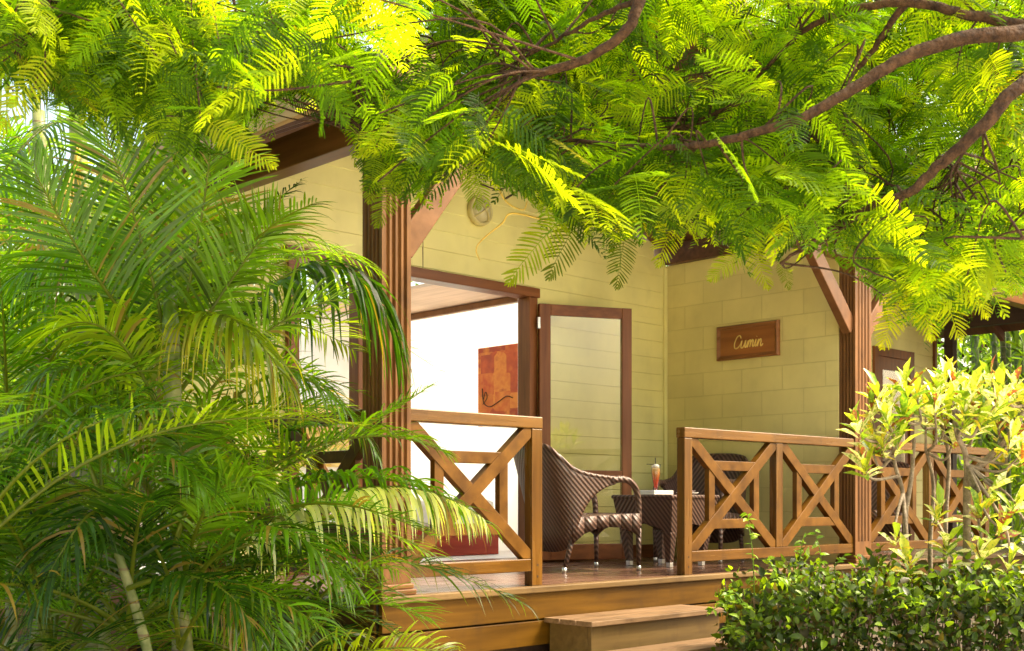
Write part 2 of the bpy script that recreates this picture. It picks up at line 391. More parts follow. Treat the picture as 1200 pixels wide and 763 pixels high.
M['cane'] = mat_cane('ringed_palm_cane', (0.085, 0.125, 0.016), (0.27, 0.28, 0.11), (0.16, 0.11, 0.05))
M['bamboo'] = mat_cane('bamboo_culm', (0.05, 0.09, 0.02), (0.15, 0.20, 0.05), (0.22, 0.22, 0.14))
def mat_canvas(name, stops, w, h):
    m, nt, bs = base_mat(name)
    tc = N(nt, "ShaderNodeTexCoord"); mp = N(nt, "ShaderNodeMapping"); mp.inputs['Scale'].default_value = (1/w, 1/w, 1/h)
    nt.links.new(tc.outputs['Object'], mp.inputs[0])
    v = N(nt, "ShaderNodeTexVoronoi", distance='CHEBYCHEV'); v.inputs['Randomness'].default_value = 0.45; v.inputs['Scale'].default_value = 1.0
    nt.links.new(mp.outputs[0], v.inputs['Vector'])
    n1 = N(nt, "ShaderNodeTexNoise"); n1.inputs['Scale'].default_value = 2.5; n1.inputs['Detail'].default_value = 8
    nt.links.new(mp.outputs[0], n1.inputs['Vector'])
    sc = N(nt, "ShaderNodeSeparateColor"); nt.links.new(v.outputs['Color'], sc.inputs[0])
    a = N(nt, "ShaderNodeMath", operation='MULTIPLY_ADD'); nt.links.new(sc.outputs[0], a.inputs[0]); a.inputs[1].default_value = 0.55
    b = N(nt, "ShaderNodeMath", operation='MULTIPLY'); nt.links.new(n1.outputs[0], b.inputs[0]); b.inputs[1].default_value = 0.5
    nt.links.new(b.outputs[0], a.inputs[2])
    rp = ramp(nt, stops); nt.links.new(a.outputs[0], rp.inputs[0]); nt.links.new(rp.outputs[0], bs.inputs[0]); bs.inputs['Roughness'].default_value = 0.5
    return m
M['art_red'] = mat_canvas('woven_orange_painting', [(0.2, (0.26, 0.022, 0.008)), (0.42, (0.50, 0.075, 0.012)), (0.62, (0.66, 0.22, 0.03)), (0.8, (0.34, 0.035, 0.012))], 0.22, 0.20)
M['art_yel'] = mat_canvas('ochre_painting', [(0.2, (0.60, 0.38, 0.06)), (0.45, (0.80, 0.60, 0.15)), (0.65, (0.50, 0.27, 0.08)), (0.85, (0.82, 0.68, 0.25))], 0.25, 0.05)
def mat_drink():
    m, nt, bs = base_mat('orange_red_drink')
    tc = N(nt, "ShaderNodeTexCoord"); sp = N(nt, "ShaderNodeSeparateXYZ"); nt.links.new(tc.outputs['Generated'], sp.inputs[0])
    rp = ramp(nt, [(0.0, (0.70, 0.04, 0.02)), (0.40, (0.85, 0.10, 0.02)), (0.68, (0.90, 0.32, 0.04)), (1.0, (0.92, 0.66, 0.30))])
    nt.links.new(sp.outputs[2], rp.inputs[0]); nt.links.new(rp.outputs[0], bs.inputs[0]); bs.inputs['Roughness'].default_value = 0.15
    bs.inputs['Subsurface Weight'].default_value = 0.2; bs.inputs['Subsurface Radius'].default_value = (0.02, 0.01, 0.005)
    return m
M['drink'] = mat_drink()
M['dark_plastic'] = mat_noise('dark_straw', (0.02, 0.02, 0.02), (0.05, 0.04, 0.04), rough=0.4, bump=0)
M['pink'] = mat_noise('petal_pink', (0.80, 0.55, 0.55), (0.86, 0.75, 0.74), rough=0.6, bump=0)

# ------------------------------------------------------------------ dimensions (deck top is z = 0)
GZ0 = -0.52
DY0 = 4.80          # front edge of the deck
WY = 6.71           # weatherboard wall plane
PX0, PX1 = 3.85, 8.52   # post centres
BX = 8.39           # block wall plane
RIDGE = 6.12
def roof_z(x, r=RIDGE, e=2.47): return e + 0.50 * (2.45 - abs(x - r))

# ------------------------------------------------------------------ setting
g = MB(); s = 120
for i in range(12):
    for j in range(12):
        x0 = -s + i*20; y0 = -s + j*20
        g.add([(x0, y0, GZ0), (x0+20, y0, GZ0), (x0+20, y0+20, GZ0), (x0, y0+20, GZ0)], [(0, 1, 2, 3)])
tag(g.build('ground', M['soil']), kind='structure')
pm = MB()
pp = []
for d_, r_ in [(7.6, 0.05), (6.9, 1.05), (5.8, 1.1), (5.8, 16), (-22, 16), (-22, -14), (3.3, -14), (3.3, -0.75), (5.8, -0.75)]:
    v_ = FWD*d_ + RGT*r_; pp.append((v_.x, v_.y))
pm.add([(x, y, GZ0 + 0.006) for x, y in pp], [tuple(range(len(pp)))])
tag(pm.build('bounce_paving', M['bounce_paving']), kind='structure')  # unseen pale ground, added to bounce sunlight into the veranda

# ------------------------------------------------------------------ house
def siding(mb, x0, x1, z0, z1, y, holes, ridge=None, bh=0.146):
    """weatherboards facing -Y; holes = [(xa,xb,zb,zt)]"""
    zs = [z0]
    z = z0
    while z < z1 - 1e-4:
        z = min(z + bh, z1); zs.append(z)
    rows = []
    for a, b in zip(zs[:-1], zs[1:]):
        cuts = sorted({a, b} | {h[3] for h in holes if a < h[3] < b} | {h[2] for h in holes if a < h[2] < b})
        for k in range(len(cuts) - 1): rows.append((cuts[k], cuts[k+1], k == 0))
    for a, b, first in rows:
        xa, xb = x0, x1
        if ridge is not None:
            lim = (ridge[1] - b)
            hw = min(2.45 + (2.60 - b) / 0.5, 99)
            xa = max(xa, ridge[0] - hw); xb = min(xb, ridge[0] + hw)
        if xb - xa < 0.05: continue
        iv = [(xa, xb)]
        for h in holes:
            if h[2] < (a+b)/2 < h[3]:
                iv = [q for p in iv for q in ((p[0], min(p[1], h[0])), (max(p[0], h[1]), p[1])) if q[1] - q[0] > 0.01]
        for p, q in iv:
            c = 0.005 if first else 0.0
            mb.add([(p, y+0.007, a), (q, y+0.007, a), (q, y, a+c), (p, y, a+c), (q, y+0.003, b), (p, y+0.003, b)], [(0, 1, 2, 3), (3, 2, 4, 5)])
            if a in zs and random.random() < 0.25 and q - p > 1.2:
                pass
house = tag(empty('house', (6.1, 6.7, 0)), 'cream weatherboard bungalow with dark wood posts, open veranda and glazed doors', 'house')
OPX0, OPX1, OPZ = 4.46, 6.67, 2.10
sd = MB(); siding(sd, 3.60, BX, 0.0, 3.70, WY, [(OPX0, OPX1, -1, OPZ)], ridge=(RIDGE, 3.7))
sd.build('weatherboard_wall', M['cream'], house)
bk = MB()
bk.box(3.62, OPX0, WY+0.012, WY+0.13, 0.0, 2.44); bk.box(OPX1, BX-0.02, WY+0.012, WY+0.13, 0.0, 2.44); bk.box(OPX0, OPX1, WY+0.012, WY+0.13, OPZ+0.02, 2.44)
bk.build('inner_wall', M['white_wall'], house)
MB().box(BX-0.045, BX-0.003, WY-0.022, WY+0.0, 0.0, 2.56).build('corner_trim', M['cream'], house, bevel=0.004)
lw_ = MB(); lw_.box(3.60, 3.66, WY+0.61, 10.6, GZ0, 0.55); lw_.build('side_wall_base', M['door'], house); lw_ = MB(); lw_.box(3.60, 3.66, WY+0.014, 10.6, 2.3, 2.44); lw_.box(3.60, 3.66, WY+0.014, 7.1, 0.551, 2.299); lw_.box(3.60, 3.66, 10.2, 10.6, 0.551, 2.299); lw_.build('side_wall', M['cream'], house)
vj = MB(); vj.box(5.575, 5.581, WY-0.001, WY+0.008, 2.19, 2.48)
vj.build('board_joint', M['soffit'], house)
# party wall
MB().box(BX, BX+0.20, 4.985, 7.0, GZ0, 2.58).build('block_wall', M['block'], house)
# interior room
rm = MB()
rm.box(6.2, 8.185, 10.5, 10.6, 0, 2.5)
rm.build('interior_wall', M['white_wall'], house)
MB().box(8.19, 8.20, WY+0.14, 10.498, -0.01, 2.6).build('backlit_inner_wall', M['backlit_wall'], house)  # inner wall, made translucent to brighten the room with sun behind it
MB().box(7.2, 8.186, WY+0.6, 10.498, 2.5, 2.53).build('interior_ceiling', M['ceil'], house)
cn = MB(); cn.box(8.12, 8.187, WY+0.14, 10.495, 2.43, 2.497); cn.build('cornice', M['brace'], house, bevel=0.01)
MB().box(OPX0-0.7, 8.188, WY+0.0, 7.6, -0.06, -0.012).build('threshold_floor', M['redfloor'], house)
MB().box(3.665, 8.188, 7.602, 10.6, -0.06, -0.012).build('interior_floor', M['white_floor'], house)  # made white to throw sunlight up onto the walls
# door frame
fr = MB()
fr.box(OPX0-0.06, OPX0+0.03, WY-0.035, WY+0.10, 0.0, OPZ-0.002); fr.build('door_jamb', M['door'], house, bevel=0.005); fr = MB(); fr.box(OPX1-0.03, OPX1+0.06, WY-0.035, WY+0.10, 0.0, OPZ-0.002)
fr.build('door_jamb', M['door'], house, bevel=0.005)
fh = MB(); fh.box(OPX0-0.08, OPX1+0.08, WY-0.045, WY+0.105, OPZ-0.0, OPZ+0.075); fh.build('door_header', M['door_x'], house, bevel=0.006)
fm = MB(); fm.box(4.98, 5.06, WY-0.02, WY+0.09, 0.0, OPZ-0.003); fm.build('door_mullion', M['door'], house, bevel=0.005)
ms = MB(); ms.box(OPX0-0.06, OPX1+0.06, WY-0.05, WY-0.001, -0.0, 0.03); ms.build('door_sill', M['door_x'], house, bevel=0.004)
# open door leaf (built along +X from the hinge, then turned)
def door_leaf(hx, hy, ang, L=0.80, H=2.05):
    c, sn = math.cos(ang), math.sin(ang)
    def T(mb):
        mb.v = [(hx + x*c - y*sn, hy + x*sn + y*c, z) for x, y, z in mb.v]; return mb
    f = MB()
    f.box(0, 0.095, -0.022, 0.022, 0.02, H); f.box(L-0.085, L, -0.022, 0.022, 0.02, H)
    d = T(f).build('door', M['door'], house, bevel=0.004)
    for za, zb in ((H-0.088, H-0.001), (0.66, 0.735), (0.021, 0.145)):
        r = MB(); r.box(0.096, L-0.086, -0.020, 0.020, za, zb); T(r).build('door_rail', M['door_x'], d, bevel=0.004)
    gl = MB(); gl.box(0.096, L-0.086, -0.003, 0.003, 0.736, H-0.089); T(gl).build('upper_pane', M['glass'], d)
    g2 = MB(); g2.box(0.096, L-0.086, -0.003, 0.003, 0.146, 0.659); T(g2).build('lower_pane', M['glass'], d)
    for z in (0.25, 1.05, 1.85):
        hg = MB(); hg.box(-0.018, 0.004, -0.03, -0.005, z, z+0.09); T(hg).build('hinge', M['metal'], d, bevel=0.002)
    return d
door_leaf(OPX1+0.045, WY-0.06, math.atan2(-0.33, 0.72))
# skirting board under the siding
sk = MB(); sk.box(OPX1+0.062, BX-0.046, WY-0.03, WY-0.002, 0.0, 0.11); sk.build('skirting_board', M['door_x'], house, bevel=0.004)
# deck of planks, joists hidden
dk = MB(); y = DY0 + 0.07
while y < WY + 0.03:
    y2 = min(y + 0.092, WY + 0.03); dk.box(3.745, 13.45, y, y2 - 0.004, -0.035, 0.0); y += 0.092
dk.build('deck', M['deck'], house, bevel=0.002)
ns = MB(); ns.box(3.725, 13.47, DY0, DY0+0.066, -0.036, 0.001); ns.build('deck_nosing', M['nosing'], house, bevel=0.006)
fa = MB(); fa.box(3.74, 13.45, DY0+0.022, DY0+0.05, -0.187, -0.037); fa.build('fascia_board', M['deckfascia'], house, bevel=0.003)
fa = MB(); fa.box(3.735, 13.45, DY0+0.012, DY0+0.05, -0.335, -0.197); fa.build('fascia_board', M['deckfascia'], house, bevel=0.003)
fa = MB(); fa.box(3.79, 13.42, DY0+0.09, DY0+0.12, GZ0-0.05, -0.036); fa.build('deck_skirt', M['dark_wood'], house)
sf = MB(); sf.box(3.722, 3.739, DY0+0.068, WY-0.0, -0.187, -0.037); sf.build('side_fascia', M['deckfascia'], house, bevel=0.003); sf = MB(); sf.box(3.722, 3.739, DY0+0.068, WY-0.0, -0.335, -0.197); sf.build('side_fascia', M['deckfascia'], house, bevel=0.003); sf = MB(); sf.box(3.77, 3.785, DY0+0.13, WY-0.0, GZ0-0.05, -0.037)
sf.build('side_skirt', M['deckfascia'], house, bevel=0.003)
sn_ = MB(); sn_.box(3.712, 3.743, DY0+0.068, WY-0.0, -0.034, 0.0015); sn_.build('deck_nosing', M['nosing'], house, bevel=0.005)
# fluted posts
def fluted_post(cx, cy, half, z0, z1, hd=None):
    a = half; hd = hd or half; ky = hd/half; n0 = cy; gw = a*0.13; gd = 0.016
    pts = []
    cs = [-0.60*a, -0.20*a, 0.20*a, 0.60*a]
    def side(fn):
        pts.append(fn(-a, 0))
        for c in cs:
            pts.append(fn(c-gw, 0)); pts.append(fn(c-gw*0.4, gd)); pts.append(fn(c+gw*0.4, gd)); pts.append(fn(c+gw, 0))
    side(lambda u, d: (cx+u, cy-a+d)); side(lambda u, d: (cx+a-d, cy+u)); side(lambda u, d: (cx-u, cy+a-d)); side(lambda u, d: (cx-a+d, cy-u))
    pts = [(x_, cy+(y_-cy)*ky) for x_, y_ in pts]
    p = MB().prism(pts, z0+0.17, z1)
    p.box(cx-a+0.0005, cx+a-0.0005, cy-hd+0.0005, cy+hd-0.0005, z0+0.06, z0+0.171)
    o = p.build('post', M['post'], house, bevel=0)
    b = MB(); b.box(cx-a-0.022, cx+a+0.022, cy-hd-0.022, cy+hd+0.022, z0+0.0015, z0+0.032); b.box(cx-a-0.012, cx+a+0.012, cy-hd-0.012, cy+hd+0.012, z0+0.033, z0+0.060)
    b.build('post_base', M['beam_x'], o, bevel=0.006)
PH = 2.38
fluted_post(PX0, 4.925, 0.095, 0, PH, 0.082); fluted_post(PX1, 4.912, 0.122, 0, PH, 0.070)
fluted_post(13.2, 4.935, 0.095, 0, PH)
bm = MB(); bm.box(3.70, 13.3, 4.86, 4.98, PH+0.001, PH+0.19); bm.build('front_beam', M['beam_x'], house, bevel=0.006)
bm = MB(); bm.box(3.79, 3.91, 4.985, WY-0.003, PH+0.001, PH+0.19); bm.build('side_beam', M['beam_y'], house, bevel=0.006)
bm = MB(); bm.box(BX-0.05, BX+0.25, 4.985, WY-0.025, 2.582, 2.76); bm.build('party_beam', M['soffit'], house, bevel=0.006)
def brace(x0, z0, x1, z1, y=4.90, w_=0.13):
    b = MB(); b.bar((x0, y, z0), (x1, y, z1), w_, 0.07, (0, 1, 0)); b.build('brace', M['brace'], house, bevel=0.006)
brace(PX0+0.07, 1.80, PX0+0.55, 2.42); brace(PX1-0.11, 1.84, PX1-0.72, 2.45, w_=0.125)
brace(PX1+0.11, 1.84, PX1+0.72, 2.45, w_=0.125); brace(13.1, 1.78, 12.45, 2.38)
# roofs: gable with boards below
def roof(parent, r, y0, y1, left=2.85, right=2.40):
    for sgn, ext, nm in ((-1, left, 0), (1, right, 1)):
        xa, xb = r, r + sgn*ext
        za, zb = roof_z(r, r) + 0.16, roof_z(xb, r) + 0.16
        m = MB()
        def slab(mm, o0, o1, ya, yb):
            vs = [(xa, ya, za+o0), (xb, ya, zb+o0), (xb, yb, zb+o0), (xa, yb, za+o0), (xa, ya, za+o1), (xb, ya, zb+o1), (xb, yb, zb+o1), (xa, yb, za+o1)]
            mm.add(vs, [(0,3,2,1),(4,5,6,7),(0,1,5,4),(1,2,6,5),(2,3,7,6),(3,0,4,7)])
        slab(m, 0.06, 0.10, y0, y1); m.build('roof', M['dark_wood'], parent)
        m = MB(); slab(m, 0.035, 0.058, y0+0.01, y1-0.01); m.build('soffit', M['soffit'], parent)
        m = MB(); slab(m, -0.13, 0.055, y0-0.035, y0-0.002); m.build('bargeboard', M['brace'], parent, bevel=0.004)
        y = y0 + 0.3
        while y < y1 - 0.1:
            m = MB(); slab(m, -0.07, 0.033, y, y+0.05); m.build('rafter', M['soffit'], parent); y += 0.6
roof(house, RIDGE, 4.55, 6.95)
ev = MB(); ev.box(3.21, 3.245, 4.52, 6.95, 2.32, 2.52); ev.build('eave_fascia', M['fascia'], house, bevel=0.005)
wt = MB(); wt.bar((3.3, WY-0.02, 2.42-0.02), (RIDGE-0.02, WY-0.02, 2.47+1.225-0.02), 0.12, 0.03, (0, 1, 0)); wt.build('wall_trim', M['beam_x'], house)
# ------------------------------------------------------------------ neighbouring half
house2 = tag(empty('house', (11.0, 6.7, 0)), 'right hand half of the bungalow beyond the block wall, with brown closed door', 'house')
sd = MB(); siding(sd, BX+0.205, 13.4, 0.0, 3.70, WY, [(12.0, 12.9, -1, 2.2)], ridge=(11.0, 3.7))
sd.build('weatherboard_wall', M['cream'], house2)
MB().box(BX+0.205, 13.4, WY+0.012, WY+0.13, 0, 2.44).build('inner_wall', M['white_wall'], house2)
MB().box(13.402, 13.45, WY-0.03, WY+4, -0.5, 2.55).build('end_wall', M['door'], house2)
MB().box(8.6, 13.4, WY+0.135, 10.6, -0.06, -0.012).build('interior_floor', M['white_floor'], house2)  # unseen floor, added in white to bounce sun onto the translucent wall
d2 = MB(); d2.box(12.0, 12.10, WY-0.03, WY+0.01, 0, 2.2); d2.box(12.8, 12.9, WY-0.03, WY+0.01, 0, 2.2); d2.box(12.1, 12.8, WY-0.028, WY+0.01, 2.1, 2.199); d2.box(12.101, 12.799, WY-0.01, WY+0.01, 0, 2.099)
dd = d2.build('door', M['door'], house2, bevel=0.003)
g3 = MB(); g3.box(12.2, 12.7, WY-0.02, WY-0.012, 0.3, 1.95); g3.build('door_pane', M['glass'], dd)
d3 = MB(); d3.box(10.0, 11.6, WY-0.03, WY-0.012, 0.02, 2.1)
wf = MB(); wf.box(9.92, 10.0, WY-0.04, WY+0.0, 0.02, 2.1); wf.box(11.6, 11.68, WY-0.04, WY+0.0, 0.02, 2.1); wf.box(9.92, 11.68, WY-0.042, WY-0.002, 2.1, 2.18); wf.box(10.78, 10.85, WY-0.04, WY-0.03, 0.02, 2.1)
wfo = wf.build('window', M['door'], house2, bevel=0.003); d3.build('curtained_pane', M['linen'], wfo)
roof(house2, 11.0, 4.55, 6.95, left=2.47, right=2.85)

# ------------------------------------------------------------------ balustrades (local x along the rail)
def balustrade(label, loc, L, panels, rotz=0.0, mx='rail_x', posts=(True, True), group=None):
    r = tag(empty('wooden_balustrade', loc, rotz), label, 'balustrade', group)
    xa, xb = 0.0, L
    H0, H1 = 0.085, 0.905
    for k, p in enumerate(posts):
        if p:
            x = 0.0 if k == 0 else L - 0.085
            po = MB().box(x, x+0.085, -0.032, 0.032, 0.0015, H1+0.0).build('post', M['rail_z'], r, True, bevel=0.004)
            for zz in (0.055, 0.12):
                MB().tube([(x+0.045, -0.0305, zz), (x+0.045, -0.0335, zz)], 0.006, 10).build('screw', M['dark_wood'], po, True)
    MB().box(-0.004, L, -0.036, 0.036, H1+0.001, H1+0.070).build('top_rail', M[mx], r, True, bevel=0.006)
    i0 = 0.086 if posts[0] else 0.0; i1 = L - (0.086 if posts[1] else 0.0)
    MB().box(i0, i1, -0.028, 0.028, H0, H0+0.072).build('bottom_rail', M[mx], r, True, bevel=0.004)
    zb, zt = H0+0.073, H1
    W = (i1-i0 - (panels-1)*0.085)/panels
    for p in range(panels):
        x0 = i0 + p*(W+0.085); x1 = x0+W
        if p > 0:
            MB().box(x0-0.084, x0-0.001, -0.030, 0.030, zb, zt).build('middle_post', M['rail_z'], r, True, bevel=0.003)
        cx, cz = (x0+x1)/2, (zb+zt)/2
        e = 0.032
        H_ = zt-zb; dl = math.hypot(W, H_); ax_ = 0.078*dl/(2*H_); az_ = 0.078*dl/(2*W)
        for flip, th in ((False, 0.027), (True, 0.0245)):
            q = [(x0, zb+az_), (x0, zb), (x0+ax_, zb), (x1, zt-az_), (x1, zt), (x1-ax_, zt)]
            if flip: q = [(x0+x1-x_, z_) for x_, z_ in reversed(q)]
            m = MB(); m.add([(x_, -th, z_) for x_, z_ in q] + [(x_, th, z_) for x_, z_ in q],
                  [tuple(range(6)), tuple(range(11, 5, -1))] + [((i+1) % 6, i, 6+i, 6+(i+1) % 6) for i in range(6)])
            m.build('cross_brace', M['rail_d'], r, True, bevel=0.003)
        fx, fz = W*0.265, (zt-zb)*0.265
        m = MB()
        for sg in (-1, 1):
            m.box(cx-fx+0.02, cx+fx-0.02, -0.021, 0.021, cz+sg*fz-0.033, cz+sg*fz+0.033)
            m.box(cx+sg*fx-0.033, cx+sg*fx+0.033, -0.0195, 0.0195, cz-fz-0.024, cz+fz+0.024)
        m.build('inner_frame', M['rail_d'], r, True, bevel=0.003)
    return r
balustrade('short single panel wooden balustrade between fluted corner post and steps', (PX0+0.097, 4.885, 0), 0.985, 1, posts=(False, True))
balustrade('two panel cross braced wooden balustrade right of the steps in front of table', (6.26, 4.885, 0), PX1-0.124-6.26, 2, posts=(True, False))
balustrade('side balustrade behind palm fronds running back from corner post to house', (PX0, 5.035, 0), WY-0.02-5.035, 2, rotz=R(90), posts=(False, True))
balustrade('farther cross braced balustrade behind variegated shrub on neighbouring veranda', (PX1+0.12, 4.885, 0), 2.15, 2, posts=(False, True))

# ------------------------------------------------------------------ steps
st = tag(empty('wooden_steps', (5.5, 4.5, GZ0)), 'two low plank steps leading up to the veranda gap', 'steps')
SX0, SX1 = 4.90, 6.16
for i in range(3):
    y = 4.44 + i*0.126; MB().box(SX0, SX1, y, y+0.117, -0.208, -0.180).build('tread_plank', M['tread'], st, bevel=0.003)
MB().box(SX0+0.035, SX1-0.035, 4.475, 4.505, GZ0-0.02, -0.209).build('riser', M['riser'], st, bevel=0.003)
sp = MB(); sp.box(SX0+0.035, SX0+0.06, 4.507, 4.80, GZ0-0.02, -0.209); sp.build('side_panel', M['riser'], st, bevel=0.003); sp = MB(); sp.box(SX1-0.06, SX1-0.035, 4.507, 4.80, GZ0-0.02, -0.209); sp.build('side_panel', M['riser'], st, bevel=0.003)
for i in range(2):
    y = 4.14 + i*0.156; MB().box(SX0+0.0, SX1+0.10, y, y+0.151, -0.378, -0.350).build('tread_plank', M['tread'], st, bevel=0.003)
MB().box(SX0+0.035, SX1+0.06, 4.175, 4.205, GZ0-0.02, -0.379).build('riser', M['riser'], st, bevel=0.003)

# ------------------------------------------------------------------ wall sign
sg = tag(empty('wall_sign', (BX, 5.83, 1.83)), 'framed brown wooden plaque with carved yellow name Cumin on block wall', 'sign')
sy0, sy1, sz0, sz1 = 5.52, 6.14, 1.685, 1.975
MB().box(BX-0.022, BX-0.001, sy0+0.03, sy1-0.03, sz0+0.03, sz1-0.03).build('panel', M['sign'], sg)
fb = MB()
def frame_ring(mb, x, y0, y1, z0, z1, w, t0, t1):
    # mitred bevelled moulding: outer edge low, crest, inner edge
    o = [(y0, z0), (y1, z0), (y1, z1), (y0, z1)]
    def ins(d): return [(y0+d, z0+d), (y1-d, z0+d), (y1-d, z1-d), (y0+d, z1-d)]
    rings = [(0, 0.0), (0, t0), (w*0.25, t1), (w*0.55, t1*0.8), (w, 0.018)]
    vs = []
    for d, h in rings: vs += [(x-h, a, b) for a, b in ins(d)]
    fs = []
    for i in range(len(rings)-1):
        for k in range(4): fs.append((i*4+k, i*4+(k+1) % 4, (i+1)*4+(k+1) % 4, (i+1)*4+k))
    mb.add(vs, fs)
frame_ring(fb, BX-0.001, sy0, sy1, sz0, sz1, 0.042, 0.025, 0.04)
fb.build('frame', M['signframe'], sg)
strokes = [
 [(0.95,1.30),(0.85,1.55),(0.60,1.68),(0.30,1.50),(0.08,1.05),(0.02,0.55),(0.14,0.12),(0.45,0.0),(0.80,0.15),(1.06,0.55),(1.2,0.95),(1.17,0.45),(1.26,0.06),(1.50,0.05),(1.74,0.45),(1.86,0.95),(1.84,0.40),(1.95,0.04),(2.14,0.20),(2.32,0.90),(2.31,0.5),(2.30,0.02),(2.38,0.55),(2.58,0.95),(2.72,0.75),(2.70,0.02),(2.78,0.55),(2.98,0.95),(3.12,0.75),(3.12,0.25),(3.26,0.03),(3.44,0.35),(3.58,0.95),(3.55,0.35),(3.68,0.03),(3.88,0.35),(4.0,0.95),(3.99,0.5),(3.98,0.02),(4.08,0.58),(4.30,0.95),(4.46,0.72),(4.45,0.22),(4.60,0.02),(4.85,0.30)],
 [(3.60,1.32),(3.615,1.36)]]
lt = MB(); sc_ = 0.305/4.85
for skk in strokes:
    pts = [Vector((BX-0.0245, sy1-0.175-(x+0.22*y)*sc_*0.95, 1.775+y*sc_)) for x, y in skk]
    lt.tube(bez(pts, 5) if len(pts) > 2 else pts, 0.0058, 6)
lt.build('lettering', M['brass'], sg, smooth=True)
# ------------------------------------------------------------------ wall lamp
wl = tag(empty('wall_lamp', (RIDGE, WY, 2.69)), 'round caged bulkhead lamp high on the weatherboard gable wall', 'wall lamp')
MY = Matrix(((1,0,0),(0,0,-1),(0,1,0)))  # z axis -> -y
cL = (RIDGE, WY+0.0, 2.69)
MY = Matrix(((1,0,0),(0,0,-1),(0,1,0))).to_3x3()
b = MB(); b.lathe([(0.0,0.0),(0.112,0.0),(0.116,0.02),(0.112,0.045),(0.098,0.052),(0.092,0.045),(0.088,0.03)], cL, 32, MY); b.build('base', M['lampmetal'], wl, smooth=True)
b = MB(); b.lathe([(0.089,0.03),(0.080,0.055),(0.055,0.075),(0.02,0.083),(0.0,0.084)], cL, 28, MY); b.build('diffuser', M['lampglass'], wl, smooth=True)
b = MB()
for ang in (R(38), R(128)):
    pts = []
    for k in range(9):
        t = -1 + k/4; pts.append(Vector((RIDGE + 0.1*t*math.cos(ang), WY - 0.045 - 0.05*(1-t*t), 2.69 + 0.1*t*math.sin(ang))))
    b.tube(pts, 0.007, 6)
b.build('cage', M['lampmetal'], wl, smooth=True)
# ------------------------------------------------------------------ painting + bed inside
pt = tag(empty('painting', (8.18, 8.56, 1.63)), 'orange and rust woven block painting on white interior wall', 'painting')
MB().box(8.145, 8.187, 8.19, 8.93, 1.24, 2.03).build('canvas', M['art_red'], pt, bevel=0.003)
cu = MB()
cu.tube(bez([(8.14, 8.86, 1.62), (8.13, 8.83, 1.48), (8.13, 8.74, 1.43), (8.13, 8.62, 1.47), (8.13, 8.5, 1.52), (8.14, 8.42, 1.50)], 5), 0.005, 5)
cu.tube(bez([(8.14, 8.85, 1.50), (8.13, 8.80, 1.58), (8.13, 8.78, 1.52), (8.13, 8.84, 1.46)], 5), 0.004, 5)
cu.build('wire_curl', M['dark_wood'], pt, smooth=True)
p2 = tag(empty('painting', (7.2, 10.48, 1.2)), 'wide ochre yellow painting seen through left window behind palms', 'painting')
MB().box(6.3, 8.0, 10.455, 10.497, 0.85, 1.50).build('canvas', M['art_yel'], p2, bevel=0.003)
bd = tag(empty('bed', (6.6, 8.8, 0)), 'low bed with red base and white covers inside the room', 'bed')
MB().box(5.3, 7.7, 8.15, 9.7, -0.01, 0.25).build('bed_base', M['red'], bd, bevel=0.01)
MB().box(5.32, 7.68, 8.17, 9.68, 0.251, 0.50).build('mattress', M['linen'], bd, bevel=0.05)

